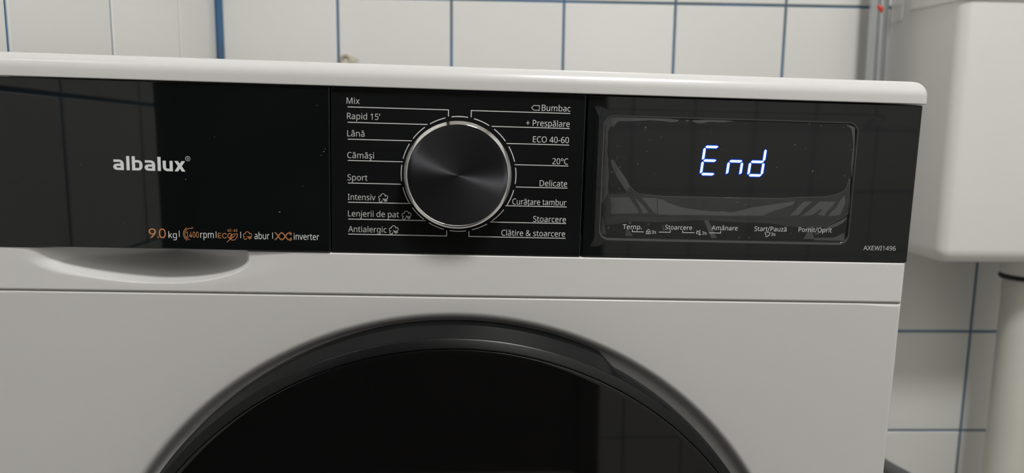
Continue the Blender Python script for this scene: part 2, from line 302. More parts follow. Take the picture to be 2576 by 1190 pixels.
"I6":[453,[226,-7,182,-1,142,15,109,40,84,74,69,115,64,162,68,199,80,239,102,285,137,340,252,509,322,509,151,261,145,261,154,275,165,288,179,299,196,307,214,312,235,314,278,309,316,295,346,271,370,240,384,201,389,157,384,112,368,73,343,39,310,14,271,-2],[226,48,254,52,279,63,299,79,314,101,324,128,327,157,324,187,314,213,299,235,279,251,254,262,226,265,198,262,174,252,153,235,138,214,128,188,125,158,128,128,138,102,153,79,174,63,198,52]],
"I9":[453,[226,516,271,510,310,494,343,468,368,434,384,393,389,347,385,309,373,270,350,224,315,168,200,0,130,0,301,248,307,248,299,234,287,221,273,210,257,202,238,196,218,195,175,199,137,214,106,237,83,269,68,307,64,352,69,397,85,436,110,469,143,494,182,510],[226,460,199,457,174,446,154,429,138,407,129,381,125,352,129,322,138,295,154,274,174,257,199,247,226,243,254,247,279,257,299,273,314,295,324,321,327,350,324,381,314,407,299,429,279,446,254,457]],
"IC":[510,[267,-7,225,-3,186,7,150,25,119,49,92,79,70,115,53,157,44,203,40,254,44,305,53,352,70,393,92,429,119,459,150,484,186,501,225,512,267,516,305,513,340,504,373,490,402,471,427,447,448,418,463,385,473,348,408,348,401,373,389,395,375,413,357,428,337,440,315,449,292,454,267,456,223,450,184,432,150,403,125,364,109,314,103,254,109,194,125,145,151,105,184,76,223,59,267,53,292,55,315,60,337,69,357,81,375,96,389,114,401,136,408,160,473,160,463,124,448,91,428,62,402,38,373,19,341,5,305,-4]],
"IE":[419,[60,0,60,509,372,509,372,452,125,452,125,286,355,286,355,229,125,229,125,57,375,57,375,0]],
"IO":[533,[267,-7,225,-3,186,7,150,25,119,49,92,79,70,115,53,157,44,203,40,254,44,305,53,352,70,393,92,429,119,459,150,484,186,501,225,512,267,516,309,512,348,501,384,484,415,459,442,429,464,393,480,352,490,305,493,254,490,203,480,157,464,115,442,79,415,49,384,25,348,7,309,-3],[267,53,310,59,349,76,383,105,408,144,425,194,430,254,425,314,408,365,383,404,349,433,310,450,267,456,223,450,184,433,151,404,125,364,109,314,103,254,109,194,125,144,151,105,184,76,223,59]],
"I ":[188]}''')

def text(s, x0, x1, zb, cap, mat, y, parent, font='N', name='lettering'):
    """flat printed lettering, ink from x0 to x1, baseline zb, capital height cap (mm)"""
    pen = 0; cs = []
    for ch in s:
        if ch == 'ţ':
            gs = [GLYPHS[font + 't'], [0] + [[v - 30 if k % 2 == 0 else v for k, v in enumerate(c)] for c in GLYPHS[font + '¸'][1:]]]
            gs[1][1:] = [[v + (75 if k % 2 == 0 else 0) for k, v in enumerate(c)] for c in gs[1][1:]]
        else:
            gs = [GLYPHS[font + ch]]
        for g in gs:
            for c in g[1:]:
                cs.append([(pen + c[k], c[k + 1]) for k in range(0, len(c), 2)])
        pen += gs[0][0]
    lo = min(p[0] for c in cs for p in c); hi = max(p[0] for c in cs for p in c)
    H = max(p[1] for c in GLYPHS[font + 'E'][1:] for p in zip(c[0::2], c[1::2]))
    sx = (x1 - x0) / (hi - lo); sz = cap / H
    return fill_mesh(name, [[(x0 + (p[0] - lo) * sx, zb + p[1] * sz) for p in c] for c in cs], y, mat, parent)

# ------------------------------------------------------------------ materials
def new_mat(name):
    m = bpy.data.materials.new(name); m.use_nodes = True
    return m, m.node_tree.nodes, m.node_tree.links, m.node_tree.nodes['Principled BSDF']

def pmat(name, col, rough=0.4, metal=0.0, coat=0.0, noise=0.0, nscale=30.0, bump=0.0, bscale=200.0, spec=0.5):
    m, N, L, b = new_mat(name)
    b.inputs['Roughness'].default_value = rough
    b.inputs['Metallic'].default_value = metal
    b.inputs['Coat Weight'].default_value = coat
    b.inputs['Coat Roughness'].default_value = 0.04
    b.inputs['Specular IOR Level'].default_value = spec
    b.inputs['Base Color'].default_value = (*col, 1)
    tc = N.new('ShaderNodeTexCoord')
    if noise > 0:
        nz = N.new('ShaderNodeTexNoise'); nz.inputs['Scale'].default_value = nscale; nz.inputs['Detail'].default_value = 3
        L.new(tc.outputs['Object'], nz.inputs['Vector'])
        rp = N.new('ShaderNodeValToRGB')
        rp.color_ramp.elements[0].position = 0.3; rp.color_ramp.elements[1].position = 0.7
        rp.color_ramp.elements[0].color = (*[c * (1 - noise) for c in col], 1)
        rp.color_ramp.elements[1].color = (*[min(1, c * (1 + noise)) for c in col], 1)
        L.new(nz.outputs['Fac'], rp.inputs['Fac']); L.new(rp.outputs['Color'], b.inputs['Base Color'])
    if bump > 0:
        n2 = N.new('ShaderNodeTexNoise'); n2.inputs['Scale'].default_value = bscale
        L.new(tc.outputs['Object'], n2.inputs['Vector'])
        bp = N.new('ShaderNodeBump'); bp.inputs['Strength'].default_value = bump; bp.inputs['Distance'].default_value = 0.001
        L.new(n2.outputs['Fac'], bp.inputs['Height']); L.new(bp.outputs['Normal'], b.inputs['Normal'])
    return m

M = {}
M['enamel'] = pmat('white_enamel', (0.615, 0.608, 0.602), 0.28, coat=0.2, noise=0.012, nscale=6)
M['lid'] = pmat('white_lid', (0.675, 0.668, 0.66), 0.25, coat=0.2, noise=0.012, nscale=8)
M['plastic'] = pmat('white_plastic', (0.700, 0.694, 0.682), 0.34, coat=0.0, noise=0.012, nscale=8)
M['black'] = pmat('gloss_black', (0.0052, 0.0066, 0.0070), 0.035, noise=0.15, nscale=20)
M['blackmid'] = pmat('gloss_black_program', (0.0076, 0.0086, 0.0090), 0.05, noise=0.15, nscale=20)
M['bezel'] = pmat('window_bevel', (0.03, 0.031, 0.032), 0.12, spec=1.0)
M['screen'] = pmat('display_glass', (0.0062, 0.0074, 0.0082), 0.05)
M['button'] = pmat('touch_glass', (0.0080, 0.0084, 0.0088), 0.05)
M['ring'] = pmat('door_ring_plastic', (0.0048, 0.0058, 0.0058), 0.30, noise=0.1, nscale=15, spec=0.24)
M['lip'] = pmat('door_lip_plastic', (0.0055, 0.0066, 0.0068), 0.30, noise=0.1, nscale=15, spec=0.26)
M['glass'] = pmat('smoked_door_glass', (0.0048, 0.0048, 0.0050), 0.03)
M['chrome'] = pmat('chrome', (0.82, 0.81, 0.79), 0.07, metal=1.0)
M['notch'] = pmat('black_notch', (0.004, 0.004, 0.004), 0.4)
M['print'] = pmat('pale_print', (0.68, 0.69, 0.69), 0.5)
M['printdim'] = pmat('grey_print', (0.56, 0.57, 0.57), 0.5)
M['brand'] = pmat('silver_print', (0.78, 0.80, 0.80), 0.4)
M['orange'] = pmat('copper_print', (0.66, 0.27, 0.105), 0.5)
M['cistern'] = pmat('cistern_plastic', (0.76, 0.75, 0.725), 0.33, noise=0.012, nscale=9)
M['flush'] = pmat('cream_pipe_plastic', (0.66, 0.66, 0.60), 0.4, noise=0.02, nscale=12)
M['rubber'] = pmat('black_rubber', (0.008, 0.008, 0.008), 0.5)
M['hose'] = pmat('grey_hose', (0.10, 0.105, 0.11), 0.45, noise=0.05, nscale=40)
M['putty'] = pmat('beige_putty', (0.48, 0.42, 0.33), 0.8, noise=0.25, nscale=150, bump=0.6, bscale=400)
M['paint'] = pmat('ceiling_paint', (0.80, 0.79, 0.77), 0.8, noise=0.02, nscale=5)
M['hall'] = pmat('unlit_hall_tone', (0.16, 0.14, 0.12), 0.8, noise=0.1, nscale=4)  # dark base colour stands in for the hall being unlit
M['floor'] = pmat('floor_tile_grey', (0.42, 0.40, 0.37), 0.35, noise=0.08, nscale=12)
M['added_wood'] = pmat('added_dark_wood', (0.035, 0.024, 0.017), 0.45, noise=0.25, nscale=14)  # for the added door, dark so its reflection stays black
M['dark'] = pmat('dark_cavity', (0.02, 0.02, 0.02), 0.7)
M['red'] = pmat('red_paint', (0.60, 0.05, 0.03), 0.4)
M['lampmetal'] = pmat('lamp_base', (0.7, 0.7, 0.7), 0.4)

# glazed tile: off-white with faint cloudy tints, each tile slightly different
m, N, L, b = new_mat('glazed_tile')
b.inputs['Roughness'].default_value = 0.16
tc = N.new('ShaderNodeTexCoord'); oi = N.new('ShaderNodeObjectInfo')
nz = N.new('ShaderNodeTexNoise'); nz.inputs['Scale'].default_value = 9; nz.inputs['Detail'].default_value = 2
geo = N.new('ShaderNodeNewGeometry')
L.new(geo.outputs['Position'], nz.inputs['Vector'])
mx = N.new('ShaderNodeMix'); mx.data_type = 'RGBA'
mx.inputs[6].default_value = (0.735, 0.725, 0.695, 1); mx.inputs[7].default_value = (0.725, 0.73, 0.715, 1)
L.new(nz.outputs['Fac'], mx.inputs[0])
hs = N.new('ShaderNodeHueSaturation')
mr = N.new('ShaderNodeMapRange'); mr.inputs[3].default_value = 0.975; mr.inputs[4].default_value = 1.025
L.new(oi.outputs['Random'], mr.inputs[0]); L.new(mr.outputs[0], hs.inputs['Value'])
L.new(mx.outputs[2], hs.inputs['Color']); L.new(hs.outputs['Color'], b.inputs['Base Color'])
n2 = N.new('ShaderNodeTexNoise'); n2.inputs['Scale'].default_value = 14
L.new(geo.outputs['Position'], n2.inputs['Vector'])
bp = N.new('ShaderNodeBump'); bp.inputs['Strength'].default_value = 0.12; bp.inputs['Distance'].default_value = 0.002
L.new(n2.outputs['Fac'], bp.inputs['Height']); L.new(bp.outputs['Normal'], b.inputs['Normal'])
M['tile'] = m

# grout: blue, dirtier and greyer in places
m, N, L, b = new_mat('blue_grout')
b.inputs['Roughness'].default_value = 0.85
geo = N.new('ShaderNodeNewGeometry')
nz = N.new('ShaderNodeTexNoise'); nz.inputs['Scale'].default_value = 7; nz.inputs['Detail'].default_value = 4
L.new(geo.outputs['Position'], nz.inputs['Vector'])
rp = N.new('ShaderNodeValToRGB')
rp.color_ramp.elements[0].position = 0.38; rp.color_ramp.elements[0].color = (0.060, 0.165, 0.330, 1)
rp.color_ramp.elements[1].position = 0.66; rp.color_ramp.elements[1].color = (0.075, 0.125, 0.165, 1)
L.new(nz.outputs['Fac'], rp.inputs['Fac']); L.new(rp.outputs['Color'], b.inputs['Base Color'])
M['grout'] = m

# brushed knob cap: anisotropic dark metal, brushed radially
m, N, L, b = new_mat('spun_black_metal')
b.inputs['Base Color'].default_value = (0.066, 0.066, 0.072, 1)
b.inputs['Metallic'].default_value = 1.0
b.inputs['Roughness'].default_value = 0.42
b.inputs['Anisotropic'].default_value = 0.92
tg = N.new('ShaderNodeTangent'); tg.direction_type = 'RADIAL'; tg.axis = 'Y'
L.new(tg.outputs[0], b.inputs['Tangent'])
M['spun'] = m

# galvanised pipe: vertical streaks
m, N, L, b = new_mat('galvanised_steel')
b.inputs['Metallic'].default_value = 0.85
b.inputs['Roughness'].default_value = 0.32
tc = N.new('ShaderNodeTexCoord'); mp_ = N.new('ShaderNodeMapping')
mp_.inputs['Scale'].default_value = (160, 160, 2.5)
L.new(tc.outputs['Object'], mp_.inputs[0])
nz = N.new('ShaderNodeTexNoise'); nz.inputs['Scale'].default_value = 1.0
L.new(mp_.outputs[0], nz.inputs['Vector'])
rp = N.new('ShaderNodeValToRGB')
rp.color_ramp.elements[0].color = (0.40, 0.42, 0.43, 1); rp.color_ramp.elements[1].color = (0.62, 0.64, 0.65, 1)
L.new(nz.outputs['Fac'], rp.inputs['Fac']); L.new(rp.outputs['Color'], b.inputs['Base Color'])
M['galv'] = m

def emit(name, col, s):
    m = bpy.data.materials.new(name); m.use_nodes = True
    N, L = m.node_tree.nodes, m.node_tree.links
    N.remove(N['Principled BSDF'])
    e = N.new('ShaderNodeEmission'); e.inputs[0].default_value = (*col, 1); e.inputs[1].default_value = s
    L.new(e.outputs[0], N['Material Output'].inputs[0])
    return m
M['led'] = emit('led_white_blue', (0.62, 0.80, 1.0), 1.75)
M['led1'] = emit('led_bleed_bright', (0.16, 0.36, 1.0), 1.0)  # emissive steps of the painted glow around each segment
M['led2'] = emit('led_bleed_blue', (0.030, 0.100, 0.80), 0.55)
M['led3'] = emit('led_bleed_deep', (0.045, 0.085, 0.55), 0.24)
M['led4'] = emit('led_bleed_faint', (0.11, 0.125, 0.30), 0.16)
M['lampglow'] = emit('lamp_diffuser', (1.0, 0.96, 0.9), 3.0)

def film_mat(name, fac, rough):
    m = bpy.data.materials.new(name); m.use_nodes = True
    N, L = m.node_tree.nodes, m.node_tree.links
    N.remove(N['Principled BSDF'])
    tr = N.new('ShaderNodeBsdfTransparent'); gl = N.new('ShaderNodeBsdfGlossy')
    gl.inputs['Roughness'].default_value = rough
    gl.inputs['Color'].default_value = (0.94, 0.98, 1.0, 1)
    geo = N.new('ShaderNodeNewGeometry')
    nz = N.new('ShaderNodeTexNoise'); nz.inputs['Scale'].default_value = 110
    L.new(geo.outputs['Position'], nz.inputs['Vector'])
    bp = N.new('ShaderNodeBump'); bp.inputs['Strength'].default_value = 0.12; bp.inputs['Distance'].default_value = 0.0008
    L.new(nz.outputs['Fac'], bp.inputs['Height']); L.new(bp.outputs['Normal'], gl.inputs['Normal'])
    mx = N.new('ShaderNodeMixShader'); mx.inputs[0].default_value = fac
    L.new(tr.outputs[0], mx.inputs[1]); L.new(gl.outputs[0], mx.inputs[2])
    L.new(mx.outputs[0], N['Material Output'].inputs[0])
    return m
M['film1'] = film_mat('clear_film_lifted', 0.115, 0.16)
M['film2'] = film_mat('clear_film_haze', 0.045, 0.12)
M['film3'] = film_mat('clear_film_crease', 0.10, 0.18)

# ------------------------------------------------------------------ room shell (world metres)
FLOOR_Z, CEIL_Z = -0.85, 1.62
XL, XR, YF = -0.3408, 1.17, -1.23
def struct(name, x0, x1, y0, y1, z0, z1, mat):
    o = box(name, x0, x1, y0, y1, z0, z1, M[mat], scale=1)
    o['kind'] = 'structure'
    return o
HX, HY = -1.30, -2.25
T = 0.10
floor = struct('floor', HX - T, XR + T, HY - T, DW + T, FLOOR_Z - T, FLOOR_Z, 'floor')
ceiling = struct('ceiling', HX - T, XR + T, HY - T, DW + T, CEIL_Z, CEIL_Z + T, 'paint')
wall_back = struct('wall_back', XL - T, XR + T, DW + 0.0016, DW + T, FLOOR_Z, CEIL_Z, 'grout')
YLE = -0.385
wall_left = struct('wall_left', XL - T, XL - 0.0016, YLE, DW + 0.0016, FLOOR_Z, CEIL_Z, 'grout')
wall_right = struct('wall_right', XR + 0.0016, XR + T, YF, DW + 0.0016, FLOOR_Z, CEIL_Z, 'grout')
DX0, DX1, DZ = -0.52, 0.325, 1.17
wf = struct('wall_front', DX1, XR + T, YF - T, YF - 0.0016, FLOOR_Z, CEIL_Z, 'grout')
struct('wall_front_lintel', HX, DX1, YF - T, YF, DZ, CEIL_Z, 'paint')
struct('wall_hall_left', HX - T, HX, HY, DW, FLOOR_Z, CEIL_Z, 'hall')
struct('wall_hall_front', HX - T, XR + T, HY - T, HY, FLOOR_Z, CEIL_Z, 'hall')
struct('wall_hall_right', XR, XR + T, HY, YF - T, FLOOR_Z, CEIL_Z, 'hall')
struct('wall_hall_return', HX, XL - T, YLE, YLE + T, FLOOR_Z, CEIL_Z, 'hall')

# tiles: one shared bevelled mesh, each tile an object of its own
def tile_mesh():
    h, e, d = 0.0733, 0.0011, 0.0009
    vs = []
    for s, y in ((h, 0.0045), (h, d), (h - e, 0.0)):
        vs += [(-s, y, -s), (s, y, -s), (s, y, s), (-s, y, s)]
    fs = [(8, 9, 10, 11)]
    for k in (0, 4):
        for i in range(4):
            j = (i + 1) % 4
            fs.append((k + i, k + j, k + 4 + j, k + 4 + i))
    me = bpy.data.meshes.new('tile'); me.from_pydata(vs, [], fs)
    bm = bmesh.new(); bm.from_mesh(me); bmesh.ops.recalc_face_normals(bm, faces=bm.faces)
    bm.normal_update()
    front = max(bm.faces, key=lambda f: f.calc_area())
    if front.normal.y > 0: bmesh.ops.reverse_faces(bm, faces=bm.faces)
    bm.to_mesh(me); bm.free()
    me.materials.append(M['tile'])
    return me
TILE = tile_mesh()
GAP = 0.0034
def edges(lo, hi, phase, pitch=0.15):
    """joint positions between lo and hi"""
    k = math.ceil((lo + 0.012 - phase) / pitch)
    out = [lo]
    while phase + k * pitch < hi - 0.012:
        out.append(phase + k * pitch); k += 1
    out.append(hi)
    return out
ZS = edges(FLOOR_Z, CEIL_Z, 0.1530)
def tile_wall(parent, us, axis, at):
    for a, b_ in zip(us[:-1], us[1:]):
        for c, d in zip(ZS[:-1], ZS[1:]):
            o = link('tile', TILE, None, parent)
            w, hh = b_ - a - GAP, d - c - GAP
            u, z = (a + b_) / 2, (c + d) / 2
            jit = random.uniform(-.0003, .0003)
            rz = {'back': 0, 'left': PI / 2, 'right': -PI / 2, 'front': PI}[axis]
            o.location = {'back': (u, at + jit, z), 'front': (u, at + jit, z), 'left': (at + jit, u, z), 'right': (at + jit, u, z)}[axis]
            o.rotation_euler = (random.uniform(-.0012, .0012), 0, rz + random.uniform(-.0012, .0012))
            o.scale = (w / 0.1466, 1, hh / 0.1466)
bx = [XL + 0.006] + [-0.1830 + 0.15 * i for i in range(0, 9)] + [XR]
tile_wall(wall_back, bx, 'back', DW)
ly = [YLE, -0.347, -0.196, -0.045, 0.1063, 0.2570, 0.4085, DW - 0.0035]
tile_wall(wall_left, ly, 'left', XL)
tile_wall(wall_right, edges(YF, DW, 0.10), 'right', XR)
tile_wall(wf, edges(DX1, XR, 0.41), 'front', YF)
for w_ in (wall_back, wall_left, wall_right, wf):
    pass
# blue grout bead down the left corner
tr = struct('trim_1', XL, XL + 0.0075, DW - 0.0025, DW + 0.0016, FLOOR_Z, CEIL_Z, 'grout')
# added unseen door and frame, dark so the black panels reflect darkness
dr = struct('added_dark_door', HX + 0.02, DX1 - 0.03, YF - 0.075, YF - 0.03, FLOOR_Z + 0.006, DZ - 0.004, 'added_wood')
for a in ((HX + 0.1, -0.72), (-0.62, -0.22), (-0.12, DX1 - 0.13)):
    for z0, z1 in ((FLOOR_Z + 0.15, 0.0), (0.12, DZ - 0.15)):
        box('panel', a[0], a[1], YF - 0.03, YF - 0.022, z0, z1, M['added_wood'], dr, 0.006, 2, 1)
struct('added_door_frame', DX1 - 0.028, DX1 + 0.02, YF - 0.05, YF + 0.012, FLOOR_Z, DZ + 0.02, 'added_wood')

# ceiling lamp
lamp = empty('ceiling_lamp', (LAMP[0], LAMP[1], CEIL_Z))
tag(lamp, 'round white ceiling lamp with a glowing diffuser above the room, outside the frame', 'lamp')
def vlathe(name, prof, mat, parent, n=48, a=40):
    vs, fs = [], []
    for i in range(n):
        q = 2 * PI * i / n
        for r, z in prof: vs.append((r * math.cos(q), r * math.sin(q), z))
    k = len(prof)
    for i in range(n):
        j = (i + 1) % n
        for t in range(k - 1): fs.append((i * k + t, j * k + t, j * k + t + 1, i * k + t + 1))
    o = mesh_from(name, vs, fs, mat, parent, False, 1)
    bm = bmesh.new(); bm.from_mesh(o.data); bmesh.ops.remove_doubles(bm, verts=bm.verts, dist=1e-6)
    bmesh.ops.recalc_face_normals(bm, faces=bm.faces); bm.to_mesh(o.data); bm.free()
    smooth_by_angle(o.data, a)
    return o
vlathe('lamp_base', [(0.0, 0), (0.17, 0), (0.17, -0.03), (0.155, -0.035), (0.0, -0.035)], M['lampmetal'], lamp)
vlathe('diffuser', [(0.155, -0.035), (0.150, -0.07), (0.125, -0.095), (0.07, -0.112), (0.0, -0.116)], M['lampglow'], lamp)

# ------------------------------------------------------------------ washing machine (machine frame, mm)
WM = empty('washing_machine')
WM.rotation_euler = ROT.to_euler()
tag(WM, 'white front-loading washing machine with a black control strip, lit display and round black door', 'washing machine')

# cabinet, open behind the control strip and the grip
cb = box_bm(-297.5, 297.5, 42, 470, -822, 0.0, 1.5, 2)
bm_obj('cabinet', cb, M['enamel'], WM)
# lid: front edge and side edges rounded
def rounded_lid():
    R_, n = 10.0, 8
    prof = [(0.5, 0.1), (0.12, 0.25), (0.0, 0.7)] + [(R_ * (1 - math.cos(math.radians(q))), 15.0 - R_ + R_ * math.sin(math.radians(q))) for q in range(0, 91, 9)] + [(R_ + 0.6, 15.0)]
    vs, fs = [], []
    for ins, z in prof:
        vs += [(p[0], p[1], z) for p in rr_loop(-301.8 + ins, 301.8 - ins, -2.2 + ins, 478 - ins, max(6.0 - ins, 0.8), n)]
    k = 4 * (n + 1)
    for a in range(len(prof) - 1):
        for i in range(k):
            j = (i + 1) % k
            fs.append((a * k + i, a * k + j, (a + 1) * k + j, (a + 1) * k + i))
    fs.append(tuple(reversed(range(k)))); fs.append(tuple((len(prof) - 1) * k + i for i in range(k)))
    o = mesh_from('lid', vs, fs, M['lid'], WM)
    smooth_by_angle(o.data, 60)

rounded_lid()
# black panels
ZB = -103.4
def panel(name, x0, x1, y0, y1, z0, z1, mat, bev=0.7):
    return box(name, x0, x1, y0, y1, z0, z1, M[mat], WM, bev, 3)
drawer = panel('detergent_drawer', -298.4, -80.3, -0.9, 9.0, ZB, -0.4, 'black')
drawer['label'] = 'black drawer front with copper and silver lettering'
prog = panel('program_panel', -79.7, 79.3, 0.0, 40.0, ZB - 0.3, -0.5, 'blackmid')
prog['label'] = 'black middle panel printed with washing programmes'

# right panel with a sunk rounded window
WX0, WX1, WZ0, WZ1, WR = 92.2, 256.0, -91.0, -13.8, 5.5
def display_panel():
    X0, X1, Z0, Z1 = 80.4, 298.6, ZB - 0.3, -0.5
    n = 8
    loops = []
    loops.append([(p[0], 40.0, p[1]) for p in rr_loop(X0, X1, Z0, Z1, 0.5, n)])
    loops.append([(p[0], 1.0, p[1]) for p in rr_loop(X0, X1, Z0, Z1, 0.8, n)])
    loops.append([(p[0], 0.3, p[1]) for p in rr_loop(X0 + .3, X1 - .3, Z0 + .2, Z1 - .2, 0.8, n)])
    loops.append([(p[0], 0.0, p[1]) for p in rr_loop(X0 + 1, X1 - 1.2, Z0 + .7, Z1 - .7, 0.8, n)])
    loops.append([(p[0], 0.0, p[1]) for p in rr_loop(WX0 - 1.3, WX1 + 1.3, WZ0 - 1.7, WZ1 + 1.3, WR + 1.3, n)])
    loops.append([(p[0], 0.35, p[1]) for p in rr_loop(WX0 - .45, WX1 + .45, WZ0 - .45, WZ1 + .45, WR + .45, n)])
    loops.append([(p[0], 1.3, p[1]) for p in rr_loop(WX0, WX1, WZ0, WZ1, WR, n)])
    loops.append([(p[0], 3.0, p[1]) for p in rr_loop(WX0, WX1, WZ0, WZ1, WR, n)])
    k = 4 * (n + 1)
    vs = [v for l in loops for v in l]; fs = []
    for a in range(len(loops) - 1):
        for i in range(k):
            j = (i + 1) % k
            fs.append((a * k + i, a * k + j, (a + 1) * k + j, (a + 1) * k + i))
    o = mesh_from('display_panel', vs, fs, M['black'], WM)
    o.data.materials.append(M['bezel'])
    for p in o.data.polygons[4 * k:6 * k]: p.material_index = 1
    smooth_by_angle(o.data, 28)
    return o
disp = display_panel()
disp['label'] = 'black right panel with a sunk display window'
SY = 1.5
scr_pts = rr_loop(WX0 - 0.3, WX1 + 0.3, WZ0 - 0.3, WZ1 + 0.3, WR, 8)
fill_mesh('display_screen', [scr_pts], SY, M['screen'], disp)
bxs = [97.0, 127.9, 159.0, 189.4, 220.4, 250.9]
for a, b_ in zip(bxs[:-1], bxs[1:]):
    box('touch_button', a + 0.25, b_ - 0.25, SY - 0.35, SY + 0.3, -76.3, -63.6, M['button'], disp, 0.22, 1)

# lit digits "E n d"
def seg_poly(kind, ox, oz, h=8.75, w=9.0, t=1.55, grow=0.0):
    """one bar of a seven-segment digit; ox, oz = lower left of the digit box, slanted"""
    g = grow
    sl = math.tan(math.radians(5.0))
    def S(x, z): return (ox + x + z * sl, oz + z)
    z = {'bottom': 0, 'mid': h, 'top': 2 * h}
    def hbar(zc):
        return [S(.9 - g, zc), S(1.7, zc + t / 2 + g), S(w - .4, zc + t / 2 + g), S(w + .35 + g, zc + .15), S(w - .9, zc - t / 2 - g), S(1.6, zc - t / 2 - g)]
    def vbar(xc, z0):
        return [S(xc - t / 2 - g, z0 + .7 - g), S(xc - t / 2 - g, z0 + h - 1.5), S(xc - .1, z0 + h - .7 + g), S(xc + t / 2 + g, z0 + h - 1.3), S(xc + t / 2 + g, z0 + 1.4), S(xc - .1, z0 + .6 - g)]
    if kind in z: return hbar(z[kind])
    side, lv = kind.split('_')
    return vbar(0.55 if side == 'left' else w + 0.35, h if lv == 'up' else 0)
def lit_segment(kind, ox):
    """one segment: overexposed core and its blue glow painted as emissive rings around it"""
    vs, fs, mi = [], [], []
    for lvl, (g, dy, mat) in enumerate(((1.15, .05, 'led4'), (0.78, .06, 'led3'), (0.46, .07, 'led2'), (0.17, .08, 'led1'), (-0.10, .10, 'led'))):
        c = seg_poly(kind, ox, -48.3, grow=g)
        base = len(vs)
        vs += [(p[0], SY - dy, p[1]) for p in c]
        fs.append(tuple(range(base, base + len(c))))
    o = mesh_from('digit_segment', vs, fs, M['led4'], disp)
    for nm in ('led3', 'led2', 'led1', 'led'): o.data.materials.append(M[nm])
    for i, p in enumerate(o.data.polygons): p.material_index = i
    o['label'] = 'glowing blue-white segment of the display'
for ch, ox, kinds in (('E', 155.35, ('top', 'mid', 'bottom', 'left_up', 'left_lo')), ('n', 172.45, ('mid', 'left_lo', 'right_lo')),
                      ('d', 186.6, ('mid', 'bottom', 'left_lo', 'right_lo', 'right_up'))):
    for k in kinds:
        lit_segment(k, ox)

